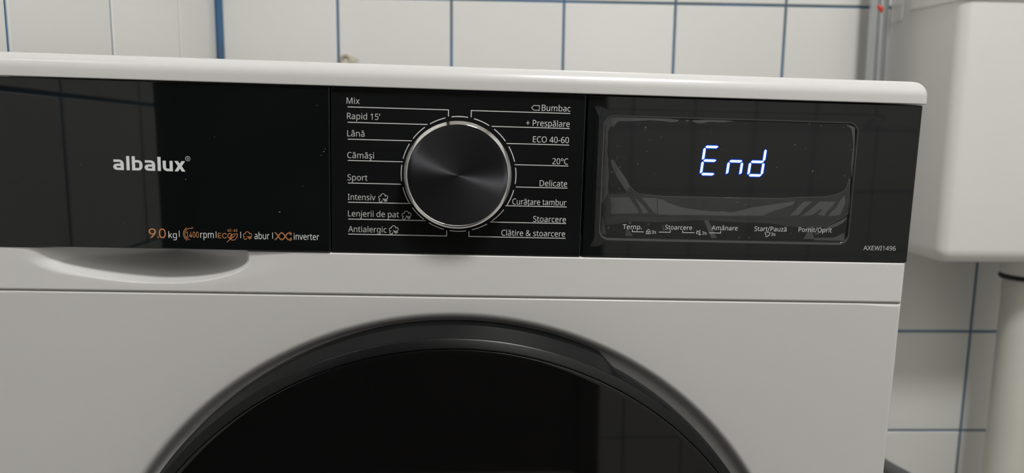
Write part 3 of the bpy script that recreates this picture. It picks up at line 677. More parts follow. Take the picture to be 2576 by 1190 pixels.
# protective film, lifted in places
FILM = json.loads('''{"lift":[[92.1,-14.0,95.5,-13.7,99.3,-13.1,132.6,-13.2,133.8,-13.7,139.5,-14.3,138.2,-15.4,134.7,-15.9,130.0,-15.3,121.1,-15.0,105.6,-16.1,102.6,-16.0,99.9,-16.6,98.4,-18.5,97.3,-20.0,96.0,-19.3,94.9,-20.9,94.2,-22.8,94.3,-30.4,94.2,-34.9,94.7,-39.1,95.4,-40.6,94.9,-42.6,95.4,-45.6,95.9,-49.4,96.0,-52.9,95.6,-58.7,96.4,-61.8,94.7,-64.5,92.2,-69.3,91.8,-64.6,92.1,-53.0,92.3,-39.9,92.4,-26.6],
[143.6,-14.2,145.5,-14.1,146.0,-14.9,144.8,-15.2,143.8,-14.9],
[147.9,-14.3,155.6,-13.7,157.2,-13.2,165.8,-13.1,167.4,-13.6,175.3,-14.0,167.9,-15.0,162.4,-15.0,160.0,-14.7,154.6,-16.0,151.5,-15.9,148.7,-15.2],
[96.8,-41.0,98.3,-40.7,100.4,-44.0,105.0,-50.0,106.9,-52.6,108.3,-54.9,110.0,-57.6,107.9,-60.7,105.3,-57.3,102.0,-52.8,99.5,-48.6,97.3,-44.0],
[108.7,-84.9,110.2,-84.9,111.5,-87.2,113.2,-88.8,113.2,-89.6,108.5,-89.7],
[132.2,-81.9,133.0,-82.1,134.2,-85.8,133.2,-85.8],
[159.8,-78.4,162.6,-78.3,165.3,-82.6,169.0,-89.8,165.4,-89.9,162.6,-84.6],
[229.0,-81.3,232.6,-80.8,233.0,-85.2,234.6,-89.1,226.9,-89.3,229.0,-85.3],
[242.4,-81.0,251.8,-76.4,255.2,-74.3,253.5,-77.6,249.6,-80.0,235.6,-86.3,233.9,-86.0],
[254.2,-84.7,255.1,-89.9,234.2,-89.9,234.9,-88.3,247.5,-87.9],
[92.3,-75.9,94.2,-79.3,95.0,-84.0,95.9,-89.1,99.4,-89.8,92.5,-88.4],
[248.4,-13.9,255.2,-15.5,255.8,-24.2,256.6,-36.1,256.9,-49.0,256.1,-49.0,254.8,-39.8,254.8,-36.1,255.0,-27.9,254.1,-21.5,252.5,-16.5]],"haze":[[96.2,-62.4,103.2,-62.2,107.1,-61.5,110.0,-57.6,113.3,-60.4,116.5,-62.1,121.7,-62.4,127.6,-63.0,135.5,-63.2,155.3,-63.1,171.8,-63.2,171.8,-63.2,199.7,-62.9,210.9,-62.7,223.7,-61.8,239.8,-61.0,247.7,-59.0,252.3,-56.2,253.8,-52.2,254.1,-49.1,254.7,-49.0,256.4,-71.1,251.6,-74.8,241.6,-80.6,233.1,-81.2,223.0,-81.6,215.6,-81.1,208.3,-79.9,204.2,-79.4,192.9,-79.0,186.9,-79.2,172.8,-78.7,164.2,-78.3,158.2,-78.3,146.3,-79.0,132.5,-80.0,123.8,-80.1,116.7,-80.0,110.8,-80.2,104.9,-81.3,99.5,-82.6,95.6,-82.8,92.9,-75.5,92.2,-70.0]],"bright":[[97.5,-64.9,110.0,-64.4,112.1,-67.6,115.9,-72.6,116.4,-74.6,98.6,-75.2],
[113.5,-64.5,118.5,-68.7,123.1,-74.0,119.2,-74.5,118.1,-72.2],
[118.2,-64.4,127.9,-64.4,128.5,-74.7,126.6,-74.0,122.5,-69.7],
[128.5,-64.9,132.1,-65.4,135.4,-67.5,145.8,-70.4,155.8,-71.7,167.8,-72.5,172.4,-72.0,176.4,-72.9,180.4,-72.2,190.2,-69.4,206.0,-66.7,219.5,-64.4,218.1,-66.8,210.7,-69.4,205.2,-71.5,199.7,-73.7,199.8,-74.3,172.6,-74.9,129.1,-75.1],
[225.2,-64.7,231.2,-64.4,226.3,-68.6,222.7,-73.4,216.7,-74.1,220.8,-69.5],
[236.1,-64.4,246.6,-64.0,244.4,-67.4,240.7,-71.5,240.1,-73.7,235.2,-72.8,238.2,-69.9,236.9,-69.2,232.0,-73.2,224.8,-74.2,230.4,-69.3],
[249.0,-64.2,252.2,-59.7,253.3,-64.8,250.6,-72.8,242.6,-73.8,244.7,-70.6,247.7,-67.7]],"spots":[[118.2,-19.6,0.72],
[100.6,-31.7,0.48],
[100.6,-39.0,0.52],
[121.2,-27.4,0.36],
[128.3,-25.3,0.36],
[119.8,-34.6,0.4],
[105.1,-39.5,0.36],
[100.1,-40.7,0.32],
[102.6,-45.2,0.68],
[97.6,-48.5,0.88],
[114.4,-43.0,0.48],
[125.5,-49.2,0.36],
[134.5,-43.7,0.24],
[160.9,-22.3,0.28],
[117.5,-21.3,0.32],
[168.5,-32.2,0.32],
[103.1,-59.0,0.48],
[111.1,-81.1,0.96],
[123.2,-81.7,0.64],
[97.3,-84.5,0.88],
[100.9,-85.5,0.4],
[181.1,-65.8,0.56],
[118.3,-84.5,0.4],
[176.1,-89.0,0.48],
[181.5,-65.9,0.48],
[186.7,-67.6,0.48],
[182.9,-82.0,0.36],
[176.2,-89.0,0.56],
[190.4,-89.1,0.56],
[184.0,-89.1,0.56],
[218.4,-85.7,0.48],
[220.7,-88.4,0.4],
[216.2,-28.0,0.66],
[205.4,-42.9,0.47],
[229.4,-44.6,0.66],
[224.7,-14.3,0.47],
[232.5,-15.3,0.47],
[251.0,-47.1,0.47],
[247.5,-15.9,0.38],
[223.5,-30.3,0.38],
[252.5,-27.2,0.38],
[253.9,-29.9,0.38]]}''')
def pts(c): return [(c[k], c[k + 1]) for k in range(0, len(c), 2)]
film = fill_mesh('protective_film', [pts(c) for c in FILM['haze']], SY - 0.42, M['film2'], disp)
film['label'] = 'creased clear protective film still stuck over the display'
for c in FILM['bright']:
    fill_mesh('film_crease', [pts(c)], SY - 0.46, M['film3'], disp)
for c in FILM['lift']:
    fill_mesh('film_edge', [pts(c)], SY - 0.50, M['film1'], disp)
hz = pts(FILM['haze'][0])
for i0, i1, w_ in ((3, 25, 0.34),):
    ribbons('film_fold', [hz[i0:i1]], w_, SY - 0.52, M['film1'], disp)
st = pts(FILM['lift'][3])
ribbons('film_fold', [st[0:7]], 0.30, SY - 0.54, M['film1'], disp)
ribbons('film_fold', [[(p[0] - 1.0, p[1] - .5) for p in st[1:6]]], 0.22, SY - 0.54, M['film1'], disp)
ds = pts(FILM['lift'][8])
ribbons('film_fold', [[ds[0], ds[1], ds[2]]], 0.30, SY - 0.54, M['film1'], disp)
ribbons('film_fold', [[(p[0] + .6, p[1] - .9) for p in (ds[0], ds[1], ds[2])]], 0.25, SY - 0.54, M['film1'], disp)
sp = []
for x, z, r in FILM['spots']:
    sp.append([(x + r * math.cos(q * PI / 4), z + r * math.sin(q * PI / 4)) for q in range(8)])
o = fill_mesh('film_bubble', sp, SY - 0.54, M['film1'], disp); o['kind'] = 'stuff'

# ---- printing on the display window
PY = SY - 0.16
for s, x0, x1, zb in (('Temp.', 106.6, 119.2, -85.1), ('Stoarcere', 134.5, 152.3, -84.85), ('Amânare', 165.3, 182.6, -84.6), ('Start/Pauză', 193.8, 215.4, -84.6), ('Pornit/Oprit', 223.5, 245.9, -84.6)):
    text(s, x0, x1, zb, 3.0, M['print'], PY, disp)
for L_ in ([(113.0, -85.4), (113.0, -86.75), (120.6, -86.75)], [(130.4, -86.65), (138.0, -86.65), (138.0, -85.2)], [(146.2, -85.3), (146.2, -86.6), (154.0, -86.6)], [(163.8, -86.5), (171.4, -86.5), (171.4, -85.1)]):
    ribbons('bracket_line', [L_], 0.42, PY, M['print'], disp)
for x in (125.7, 159.2, 205.2):
    text('3s', x, x + 3.0, -87.75 + (0.0 if x < 200 else 0.15), 2.1, M['print'], PY, disp)
# padlock, muted speaker and shirt symbols
lx, lz = 122.2, -87.9
ribbons('icon', [[(lx, lz), (lx + 2.7, lz), (lx + 2.7, lz + 1.5), (lx, lz + 1.5), (lx, lz)], [(lx + .35, lz + 1.5), (lx + .5, lz + 2.3), (lx + 1.35, lz + 2.9), (lx + 2.2, lz + 2.3), (lx + 2.35, lz + 1.5)],
                 [(lx + .95, lz + 1.05), (lx + .95, lz + .8)], [(lx + 1.75, lz + 1.05), (lx + 1.75, lz + .8)], [(lx + .85, lz + .6), (lx + 1.35, lz + .35), (lx + 1.85, lz + .6)]], 0.28, PY, M['print'], disp)
lx, lz = 155.4, -88.2
ribbons('icon', [[(lx, lz + 1.0), (lx, lz + 2.2), (lx + .9, lz + 2.2), (lx + 2.3, lz + 3.4), (lx + 2.3, lz), (lx + .9, lz + 1.0), (lx, lz + 1.0)], [(lx + .1, lz + 3.2), (lx + 3.2, lz + .3)]], 0.28, PY, M['print'], disp)
lx, lz = 200.9, -88.3
ribbons('icon', [[(lx, lz + 2.5), (lx + 1.2, lz + 3.2), (lx + 1.8, lz + 2.8), (lx + 2.5, lz + 3.2), (lx + 3.7, lz + 2.5), (lx + 3.2, lz + 1.7), (lx + 2.8, lz + 1.9)],
                 [(lx, lz + 2.5), (lx + .5, lz + 1.7), (lx + .9, lz + 1.9), (lx + .9, lz), (lx + 2.0, lz)], [(lx + 2.0, lz), (lx + 2.9, lz + .8), (lx + 2.2, lz + .9), (lx + 2.0, lz)], [(lx + 2.9, lz + 1.1), (lx + 3.6, lz + 1.2)]], 0.28, PY, M['print'], disp)
text('AXEWI1496', 267.8, 289.8, -95.7, 3.0, M['printdim'], -0.05, disp)

# ---- programme dial
KX, KZ = 0.0, -52.4
PP = -0.05
for k in range(16):
    ac = 22.5 * k
    ribbons('dial_dash', [arc(KX, KZ, 36.2, ac - 8.2, ac + 8.2, 8)], 0.55, PP, M['print'], prog)
rows = [-12.3, -21.7, -32.1, -45.3, -59.4, -71.5, -82.2, -91.8]
inner = [7.1, 20.1, 29.7, 35.2, 36.3, 30.0, 20.5, 7.1]
for i, z in enumerate(rows):
    for s in (-1, 1):
        L_ = [(s * 69.4, z), (s * inner[i], z)]
        if i == 0: L_.append((s * inner[i], z - 4.1))
        if i == 7: L_.append((s * inner[i], z + 3.5))
        ribbons('guide_line', [L_], 0.5, PP, M['print'], prog)
for s, x0, x1, zb in (('Mix', -70.0, -62.0, -10.35), ('Rapid 15’', -69.8, -49.3, -19.7), ('Lână', -69.7, -59.1, -30.35), ('Cămăşi', -69.7, -53.2, -43.8), ('Sport', -69.7, -57.2, -57.7),
                      ('Intensiv', -69.5, -52.2, -70.0), ('Lenjerii de pat', -69.4, -37.4, -80.5), ('Antialergic', -69.3, -45.2, -90.4)):
    text(s, x0, x1, zb, 3.75, M['printdim'], PP, prog)
for s, x0, x1, zb in (('Bumbac', 51.3, 69.4, -11.15), ('+ Prespălare', 41.7, 69.3, -20.75), ('ECO 40-60', 46.3, 69.2, -30.9), ('20°C', 59.1, 69.2, -44.35), ('Delicate', 51.5, 69.1, -58.5),
                      ('Curăţare tambur', 34.4, 69.0, -70.6), ('Stoarcere', 48.0, 69.2, -81.5), ('Clătire & stoarcere', 27.9, 69.0, -90.8)):
    text(s, x0, x1, zb, 3.75, M['print'], PP, prog)
ribbons('icon', [[(44.8, -9.4), (46.2, -8.0), (49.8, -8.0), (49.8, -10.9), (46.2, -10.9), (44.8, -9.4)]], 0.36, PP, M['print'], prog)
def cloud(x, z, s, mat, y, parent, w):
    P = lambda l: [(x + px_ * s, z + pz * s) for px_, pz in l]
    ls = [P(arc(1.35, 1.15, .95, 10, -255, 14) + arc(1.05, 3.0, 1.0, -100, -290, 12) + arc(2.75, 4.05, 1.35, -190, -370, 14) + arc(4.45, 3.2, 1.2, -275, -440, 12)),
          P([(2.5, 2.5), (4.3, .45)]), P([(3.4, 2.4), (5.0, .65)]), P([(4.3, 2.2), (5.4, 1.2)])]
    ribbons('icon', ls, w, y, mat, parent)
cloud(-50.3, -71.2, 1.02, M['printdim'], PP, prog, 0.4)
cloud(-35.6, -81.9, 1.02, M['printdim'], PP, prog, 0.4)
cloud(-43.6, -91.4, 1.02, M['printdim'], PP, prog, 0.4)

# knob: chrome ring with a notch, spun dark cap
KR = 33.35
knob = lathe('program_knob', [(32.6, 0.0), (32.9, -0.8), (33.0, -2.2), (32.2, -11.0), (31.2, -11.4), (28.0, -11.5), (15.0, -11.45), (0.0, -11.4)], KX - .4, KZ, M['spun'], WM, 128)
ring_prof = [(32.6, -1.6), (KR, -2.0), (KR, -9.7), (33.28, -10.0), (33.1, -10.25), (31.45, -12.05), (31.25, -12.15), (31.05, -12.05), (30.9, -11.2)]
kr = lathe('knob_ring', ring_prof, KX - .4, KZ, M['chrome'], knob, 160, 103.2, 103.2 + 356.6, 50)
kr['label'] = 'polished chrome ring around the dark knob cap'
lathe('knob_notch', [(a - .15, b_ + .1) for a, b_ in ring_prof], KX - .4, KZ, M['notch'], knob, 6, 99.6, 103.4, 50)

# ---- drawer printing
DY = -0.95
text('9', -192.3, -187.8, -96.55, 5.9, M['orange'], DY, drawer, 'I')
text('.', -187.0, -186.2, -96.55, 5.9, M['orange'], DY, drawer, 'I')
text('0', -186.1, -181.9, -96.5, 5.9, M['orange'], DY, drawer, 'I')
text('kg', -180.3, -175.2, -96.4, 4.0, M['brand'], DY, drawer)
text('1400', -169.4, -161.8, -95.8, 3.7, M['orange'], DY, drawer, 'I')
text('rpm', -160.8, -152.6, -95.9, 4.2, M['brand'], DY, drawer)
text('ECO', -150.0, -141.2, -95.9, 3.3, M['orange'], DY, drawer, 'I')
text('40-60', -144.1, -138.0, -91.7, 1.75, M['orange'], DY, drawer, 'I')
text('abur', -127.5, -118.3, -96.0, 4.3, M['brand'], DY, drawer)
text('inverter', -103.1, -87.4, -95.9, 4.1, M['brand'], DY, drawer)
for x in (-173.7, -151.1, -136.0, -116.3):
    ribbons('divider', [[(x, -91.6), (x, -95.6)]], 0.38, DY, M['brand'], drawer)
ribbons('icon', [arc(-166.6, -93.7, 3.7, 75, 260, 18), arc(-166.2, -93.7, 4.9, 125, 235, 10), [(-165.8, -89.2), (-165.2, -89.9)]], 0.36, DY, M['orange'], drawer)
ribbons('icon', [[(-142.9, -96.0), (-142.4, -94.4), (-140.9, -93.2), (-138.0, -92.9), (-138.2, -95.0), (-139.6, -96.7), (-141.4, -97.0), (-142.9, -96.0)], [(-144.7, -98.3), (-142.6, -96.6), (-139.2, -93.9)]], 0.36, DY, M['orange'], drawer)
cloud(-134.5, -96.6, 0.95, M['orange'], DY, drawer, 0.36)
hx = lambda ph, o_: [(-115.0 + 10.4 * t / 40, -93.9 + o_ + 2.15 * math.cos(2 * PI * t / 40 * 1.18 + ph)) for t in range(41)]
ribbons('icon', [hx(0, .28), hx(0, -.28), hx(PI, .28), hx(PI, -.28), [(-105.6, -91.0), (-104.3, -92.1), (-105.4, -92.9)], [(-105.6, -97.0), (-104.3, -95.8), (-105.4, -95.0)]], 0.28, DY, M['orange'], drawer)

dust = []
for x, z, r in ((-111.7, -78.6, .35), (-168.6, -59.5, .22), (-84.0, -40.2, .25), (-83.2, -38.6, .18), (-85.6, -42.5, .16), (-150.4, -33.0, .14), (-231.0, -52.0, .12), (-207.0, -88.0, .12), (-97.0, -62.0, .14), (-88.0, -12.0, .18)):
    dust.append([(x + r * (1.6 if q in (0, 4) else 1) * math.cos(q * PI / 4), z + r * .6 * math.sin(q * PI / 4)) for q in range(8)])
o = fill_mesh('dust_speck', dust, -0.93, M['print'], drawer); o['kind'] = 'stuff'

# brand lettering, wide heavy lower-case
def qarc(cx, cz, rx, rz, a0, a1, n=6):
    return [(cx + rx * math.cos(math.radians(a0 + (a1 - a0) * i / n)), cz + rz * math.sin(math.radians(a0 + (a1 - a0) * i / n))) for i in range(n + 1)]
def letter(ch, ox, oz):
    XH, AS, V, Hh = 6.4, 8.65, 1.9, 1.45
    if ch == 'a':
        out = [(.3, XH)] + qarc(3.7, 3.7, 2.7, 2.7, 90, 0) + [(6.4, 0)] + qarc(2.3, 1.95, 2.3, 1.95, 270, 90) + [(4.5, 3.9)] + qarc(3.6, 4.05, .9, .9, 0, 90, 4) + [(.3, XH - Hh)]
        return [out, [(4.5, 1.45), (4.5, 2.45)] + qarc(2.5, 1.95, .5, .5, 90, 270, 5)]
    if ch == 'l': return [[(0, 0), (V, 0), (V, AS), (0, AS)]]
    if ch == 'b':
        return [[(0, AS), (0, 0)] + qarc(3.7, 2.6, 2.6, 2.6, 270, 360) + qarc(3.7, 3.75, 2.6, 2.6, 0, 90) + [(V, 6.35), (V, AS)],
                [(V, 1.5)] + qarc(3.5, 2.4, .95, .9, 270, 360, 4) + qarc(3.5, 3.9, .95, .95, 0, 90, 4) + [(V, 4.85)]]
    if ch == 'u':
        return [[(0, XH)] + qarc(2.7, 2.6, 2.7, 2.6, 180, 270) + [(6.0, 0), (6.0, XH), (6.0 - V, XH), (6.0 - V, 1.5)] + qarc(2.8, 2.4, .9, .9, 270, 180, 4) + [(V, XH)]]
    if ch == 'x':
        return [[(0, XH), (2.15, XH), (3.25, 4.7), (4.35, XH), (6.5, XH), (4.45, 3.25), (6.5, 0), (4.3, 0), (3.2, 1.75), (2.1, 0), (-.05, 0), (2.05, 3.25)]]
for ch, ox in (('a', -211.9), ('l', -203.9), ('b', -200.6), ('a', -193.1), ('l', -185.2), ('u', -182.1), ('x', -175.1)):
    fill_mesh('brand_letter', [[(ox + p[0], -54.7 + p[1]) for p in c] for c in letter(ch, 0, 0)], DY, M['brand'], drawer)
ribbons('registered_mark', [arc(-166.9, -46.7, 1.4, 0, 360, 24)], 0.3, DY, M['printdim'], drawer)
text('R', -167.45, -166.25, -47.45, 1.45, M['printdim'], DY, drawer)

# ---- white band below the strip with the scooped grip
def fascia():
    x0, x1, zt, zb = -298.5, 298.5, -103.9, -130.9
    def sm(t):
        t = max(0.0, min(1.0, t)); return t * t * (3 - 2 * t)
    def depth(x, z):
        uo = math.hypot((x + 188.5) / 92.0, (z + 99.0) / 29.6)
        lf = max(0.0, min(1.0, (-188.5 - x) / 60.0))
        ui = math.hypot((x + 188.5) / (57.0 + 24.0 * lf), (z + 109.5) / (16.2 if z < -109.5 else 60.0))
        return 1.3 * sm((1 - uo) / .45) + 33.0 * sm((1 - ui) / (.08 + .25 * lf)) ** .5 * max(0.0, 1 - ui) ** (.68 + .5 * lf)
    xs = [x0, x0, x0 + .9, x0 + 3]
    ys_ = [40, 3, .9, 0]
    g = [x0 + 3 + (-88 - x0 - 3) * i / 200 for i in range(1, 201)]
    xs = [(x0, 40), (x0, 3), (x0 + .9, .9), (x0 + 3, 0)] + [(x, 0) for x in g] + [(x, 0) for x in (-70, 0, 100, 200, x1 - 3)] + [(x1 - .25, 1.2), (x1, 3), (x1, 40)]
    xs[-4:] = [(x1 - 3.2, 0), (x1 - 1.6, .35), (x1 - .35, 1.5), (x1, 3.6)]
    xs.append((x1, 40))
    zs = [(zt + 13, 9, 1), (zt + 9, 9, 1), (zt + 5, 9, 1), (zt + .3, 9, 1), (zt, 1.0, 0), (zt - .35, .25, 0), (zt - .9, 0, 0)] + [(zt - .9 + (zb + .9 - zt + .9) * i / 70, 0, 0) for i in range(1, 71)] + [(zb + .3, .3, 0), (zb, 1.0, 0), (zb, 6, 0), (zb, 40, 0)]
    vs, fs = [], []
    for z, dz, hid in zs:
        for x, dx in xs:
            d = depth(x, z)
            if dz >= 9 and not hid: d = 0
            vs.append((x, max(dx, dz) if hid == 0 and d <= 0 else (max(dz, d, dx) if hid else max(dx, dz) + d), z))
    n = len(xs)
    for a in range(len(zs) - 1):
        for b_ in range(n - 1):
            fs.append((a * n + b_, a * n + b_ + 1, (a + 1) * n + b_ + 1, (a + 1) * n + b_))
    o = mesh_from('fascia', vs, fs, M['plastic'], WM)
    if o.data.polygons[len(o.data.polygons) // 2].normal.y > 0: o.data.flip_normals()
    smooth_by_angle(o.data, 50)
    o['label'] = 'white band below the black strip with a scooped finger grip'
fascia()

# ---- lower front with the round door recess
DCX, DCZ = 0.0, -386.2
def front_panel():
    x0, x1, z0, z1 = -298.5, 298.5, -735.0, -131.6
    N_ = 192
    ang = [2 * PI * i / N_ for i in range(N_)]
    for X in (x0, x1):
        for Z in (z0, z1):
            a = math.atan2(Z - DCZ, X - DCX) % (2 * PI)
            k = min(range(N_), key=lambda i: abs(ang[i] - a)); ang[k] = a
    prof = [(222, 12), (228, 10.2), (234, 9.2), (236.6, 8.4), (238.2, 7.2), (239.4, 5.2), (240.6, 3.0), (241.9, 1.3), (243.4, .35), (245.2, 0)]
    def rect(a, ins):
        c, s = math.cos(a), math.sin(a)
        X = (x1 - ins) if c > 0 else (x0 + ins); Z = (z1 - ins * .4) if s > 0 else (z0 + ins)
        tx = (X - DCX) / c if abs(c) > 1e-9 else 1e9; tz = (Z - DCZ) / s if abs(s) > 1e-9 else 1e9
        t = min(tx, tz)
        return DCX + t * c, DCZ + t * s
    vs, fs = [], []
    rings = 0
    for r, y in prof:
        for a in ang: vs.append((DCX + r * math.cos(a), y, DCZ + r * math.sin(a)))
        rings += 1
    for ins, y in ((3.2, 0), (1.6, .35), (.35, 1.5), (0, 3.6), (0, 40)):
        for a in ang:
            X, Z = rect(a, ins); vs.append((X, y, Z))
        rings += 1
    for a in range(rings - 1):
        for i in range(N_):
            j = (i + 1) % N_
            fs.append((a * N_ + i, a * N_ + j, (a + 1) * N_ + j, (a + 1) * N_ + i))
    o = mesh_from('front_panel', vs, fs, M['enamel'], WM)
    if o.data.polygons[N_ * 10].normal.y > 0: o.data.flip_normals()
    smooth_by_angle(o.data, 50)
front_panel()
box('plinth', -297, 297, 6, 42, -822, -737, M['enamel'], WM, 2.0)
box('seam_liner', -296, 296, 2.2, 41, -132.4, -130.2, M['enamel'], WM)

# door
def door():
    N_ = 240
    def lip_r(deg):
        # deg measured from +x; handle lip over the top left, ending in a notch on the right
        if deg < 62.6: return 231.9
        if deg < 66.3: return 231.9 + (237.6 - 231.9) * (deg - 62.6) / 3.7
        if deg < 100: return 237.8
        if deg < 160: return 237.8 - (deg - 100) / 60 * 5.4
        return 232.2
    vs, fs = [], []
    degs = [360 * i / N_ for i in range(N_)]
    for d_ in (62.6, 66.3):
        k = min(range(N_), key=lambda i: abs(degs[i] - d_)); degs[k] = d_
    prof = [(-9, 30), (-1.2, 26), (0, 4), (0, -5.6), (-.3, -6.3), (-.8, -6.9)]
    for d_ in degs:
        a = math.radians(d_)
        for dr_, y in prof:
            r = lip_r(d_) + dr_
            vs.append((DCX + r * math.cos(a), y, DCZ + r * math.sin(a)))
        for r, y in ((231.0, -14.6), (227, -14.6)): vs.append((DCX + r * math.cos(a), y, DCZ + r * math.sin(a)))
    k = len(prof) + 2
    for i in range(N_):
        j = (i + 1) % N_
        for t in range(k - 1): fs.append((i * k + t, j * k + t, j * k + t + 1, i * k + t + 1))
    dm = mesh_from('door', vs, fs, M['lip'], WM)
    smooth_by_angle(dm.data, 30)
    dm['label'] = 'round black door with a finger lip ending in a notch at upper right'
    lathe('door_ring', [(231.2, -12.0), (231.5, -14.0), (231.2, -15.0), (230.5, -15.7), (226.3, -18.1), (225.5, -18.2), (225.3, -16.5)], DCX, DCZ, M['ring'], dm, 240, smooth=28)
    lathe('door_glass', [(225.0, -16.5), (224.9, -18.4), (224.3, -18.8), (222.5, -19.0), (150, -19.2), (0.0, -19.3)], DCX, DCZ, M['glass'], dm, 240, smooth=28)
    lathe('door_back', [(222, 29.5), (0.0, 30.0)], DCX, DCZ, M['dark'], dm, 96)
door()
for x in (-255, 255):
    for y in (75, 430):
        p = ROT @ Vector((x, y, -822))
        h = (p.z - FLOOR_Z * 1000)
        vs_ = 0
        b = bmesh.new()
        bmesh.ops.create_cone(b, cap_ends=True, segments=24, radius1=24, radius2=18, depth=h + 1.0)
        bmesh.ops.translate(b, vec=(x, y, -822 - h / 2 + 0.5), verts=b.verts)
        bm_obj('foot', b, M['rubber'], WM)

# ------------------------------------------------------------------ flush cistern
CX0, CX1, CY0, CZ0 = 0.5605, 0.945, 0.372, -0.172
cis = empty('flush_cistern', (0.7300, DW, CZ0))
tag(cis, 'white plastic wall-hung toilet cistern right of the washing machine', 'cistern')
def L2(x, y, z): return (x - 0.73, y - DW, z - CZ0)
def tank():
    b = box_bm(CX0 - .73, CX1 - .73, CY0 - DW, -0.0005, 0.0, 0.3150)
    vert = [e for e in b.edges if abs(e.verts[0].co.z - e.verts[1].co.z) > .1 and e.verts[0].co.y < -.1]
    bmesh.ops.bevel(b, geom=vert, offset=0.014, segments=8, profile=0.5, affect='EDGES')
    bot = [e for e in b.edges if e.verts[0].co.z < .001 and e.verts[1].co.z < .001 and not (e.verts[0].co.y > -.01 and e.verts[1].co.y > -.01)
           and any(f.normal.z > -.5 for f in e.link_faces)]
    bmesh.ops.bevel(b, geom=bot, offset=0.018, segments=8, profile=0.5, affect='EDGES')
    return b
bm_obj('tank', tank(), M['cistern'], cis, 60, 1)
def cist_lid():
    bm = bmesh.new()
    box_bm(CX0 - .7325, CX1 - .7275, CY0 - DW - .0025, 0.4775 - DW, 0.3065, 0.3700, bm=bm)
    b = bm
    vert = [e for e in b.edges if abs(e.verts[0].co.z - e.verts[1].co.z) > .03 and e.verts[0].co.y < -.1]
    bmesh.ops.bevel(b, geom=vert, offset=0.016, segments=8, profile=0.5, affect='EDGES')
    vb = [e for e in b.edges if abs(e.verts[0].co.z - e.verts[1].co.z) > .03 and e.verts[0].co.y > -.06]
    top = [e for e in b.edges if e.verts[0].co.z > .3699 and e.verts[1].co.z > .3699 and any(abs(f.normal.z) < .5 for f in e.link_faces)]
    bmesh.ops.bevel(b, geom=top, offset=0.012, segments=6, profile=0.5, affect='EDGES')
    for v in b.verts:
        if v.co.z < .31: v.co.z += (v.co.y - (CY0 - DW)) * .055
    low = [e for e in b.edges if e.verts[0].co.z < .3166 and e.verts[1].co.z < .3166 and any(abs(f.normal.z) < .5 for f in e.link_faces)]
    bmesh.ops.bevel(b, geom=low, offset=0.0015, segments=2, profile=0.5, affect='EDGES')
    return b
bm_obj('cistern_lid', cist_lid(), M['cistern'], cis, 60, 1)
box('rear_cover', CX0 - .73, CX1 - .73, 0.4777 - DW, -0.0005, 0.3150, 0.366, M['cistern'], cis, 0.0, 1, 1)

box('side_blank', CX0 - .7316, CX0 - .729, 0.4945 - DW, 0.5225 - DW, 0.3030, 0.3300, M['cistern'], cis, 0.0014, 2, 1)
def zlathe(name, prof, x, y, mat, parent):
    o = vlathe(name, prof, mat, parent, 48, 40)
    o.location = (x - 0.73, y - DW, -CZ0)
    return o
FX, FY = 0.7297, 0.4505
zlathe('outlet_nut', [(0.020, -0.171), (0.0275, -0.171), (0.0290, -0.175), (0.0290, -0.1965), (0.0275, -0.1985), (0.02, -0.1985)], FX, FY, M['cistern'], cis)
zlathe('outlet_seal', [(0.020, -0.1985), (0.0290, -0.1985), (0.0302, -0.2002), (0.0302, -0.2022), (0.0290, -0.2042), (0.020, -0.2042)], FX, FY, M['rubber'], cis)
zlathe('flush_pipe', [(0.022, -0.2042), (0.0254, -0.2042), (0.0254, -0.222), (0.0247, -0.2235), (0.0247, FLOOR_Z + 0.001)], FX, FY, M['flush'], cis)

# ------------------------------------------------------------------ pipe, hose, wall putty
pipe = empty('steel_pipe', (0.5265, DW - 0.030, FLOOR_Z))
tag(pipe, 'vertical galvanised steel pipe with a red paint drip, against the tiles left of the cistern', 'pipe')
PR = 0.0117
def px_at(z): return 0.5288 + (0.10 - z) * 0.016
tp = [(px_at(z), DW - 0.030, z) for z in (FLOOR_Z, -0.3, 0.1, 0.7, CEIL_Z)]
rel = lambda P: [(p[0] - 0.5265, p[1] - (DW - 0.030), p[2] - FLOOR_Z) for p in P]
tube('pipe_body', rel(tp), PR, M['galv'], pipe, 32)
# rolled seam along the front-left of the pipe
am = math.radians(247)
sm_ = [(p[0] + PR * math.cos(am), p[1] + PR * math.sin(am), p[2]) for p in tp]
tube('pipe_seam', rel(sm_), 0.0011, M['galv'], pipe, 8)
def drip():
    vs, fs = [], []
    zc = 0.1440; xc_ = px_at(zc); n = 18
    prof = []
    for i in range(n):
        q = 2 * PI * i / n
        u = 0.0034 * math.cos(q) * (1.0 + .15 * math.sin(3 * q)); v = 0.0052 * math.sin(q)
        prof.append((u - v * .35, v))
    for s, off in ((1.0, .0002), (0.75, .0011), (0.3, .0014)):
        for u, v in prof:
            th = math.radians(249) + (u * s) / PR
            R_ = PR + off
            z = zc + v * s
            vs.append((px_at(z) + R_ * math.cos(th) - 0.5265, R_ * math.sin(th), z - FLOOR_Z))
    for k in range(2):
        for i in range(n):
            j = (i + 1) % n
            fs.append((k * n + i, k * n + j, (k + 1) * n + j, (k + 1) * n + i))
    fs.append(tuple(2 * n + i for i in range(n)))
    o = mesh_from('paint_drip', vs, fs, M['red'], pipe, False, 1)
    smooth_by_angle(o.data, 60)
    o['label'] = 'red paint drip'
drip()

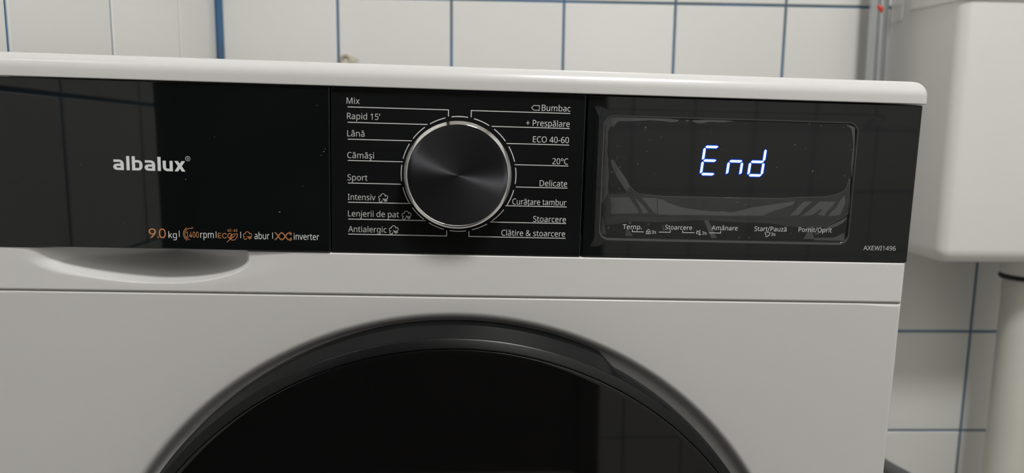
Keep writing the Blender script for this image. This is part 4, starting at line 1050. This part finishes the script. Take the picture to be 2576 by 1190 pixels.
def bez(P, n=10):
    out = []
    V = [Vector(p) for p in P]
    for i in range(len(V) - 1):
        p0, p1, p2, p3 = V[max(i - 1, 0)], V[i], V[i + 1], V[min(i + 2, len(V) - 1)]
        for k in range(n):
            t = k / n
            out.append(tuple(0.5 * ((2 * p1) + (-p0 + p2) * t + (2 * p0 - 5 * p1 + 4 * p2 - p3) * t * t + (-p0 + 3 * p1 - 3 * p2 + p3) * t ** 3)))
    out.append(tuple(V[-1]))
    return out
hb = (0.36, 0.49, -0.30)
hose = empty('drain_hose', hb)
tag(hose, 'dark grey hose slanting down behind the right edge of the washing machine', 'hose')
hp = bez([(0.16, 0.501, -0.22), (0.28, 0.500, -0.275), (0.40, 0.466, -0.345), (0.50, 0.448, -0.425), (0.5700, 0.462, -0.4720), (0.6200, 0.462, -0.5030), (0.660, 0.462, -0.56), (0.672, 0.462, -0.66), (0.664, 0.462, -0.838)], 8)
tube('hose_body', [tuple(Vector(p) - Vector(hb)) for p in hp], 0.0095, M['hose'], hose, 18)

putty = empty('wall_plug', (-0.173, DW, 0.0715))
tag(putty, 'small beige ring-shaped plug with smeared putty on the tile above the lid', 'wall plug')
vs, fs = [], []
n1, n2_ = 28, 10
for i in range(n1):
    a = 2 * PI * i / n1
    for k in range(n2_):
        q = 2 * PI * k / n2_
        R_ = 0.0062 + 0.0022 * math.cos(q)
        vs.append((R_ * math.cos(a), -0.0012 + 0.0022 * math.sin(q), R_ * math.sin(a)))
for i in range(n1):
    for k in range(n2_):
        fs.append((i * n2_ + k, ((i + 1) % n1) * n2_ + k, ((i + 1) % n1) * n2_ + (k + 1) % n2_, i * n2_ + (k + 1) % n2_))
o = mesh_from('plug_ring', vs, fs, M['putty'], putty, True, 1)
vs = [(0.003, -0.0012, -0.001)]; n1 = 26
for i in range(n1):
    a = 2 * PI * i / n1
    r = 0.0105 * (1 + .18 * math.sin(3 * a + 1) + .08 * math.sin(7 * a))
    vs.append((0.003 + r * 1.15 * math.cos(a), -0.0003, -0.001 + r * .8 * math.sin(a)))
fs = [(0, i + 1, (i + 1) % n1 + 1) for i in range(n1)]
mp2 = pmat('putty_smear', (0.56, 0.52, 0.45), 0.8, noise=0.2, nscale=200)
mesh_from('putty_smear', vs, fs, mp2, putty, True, 1)
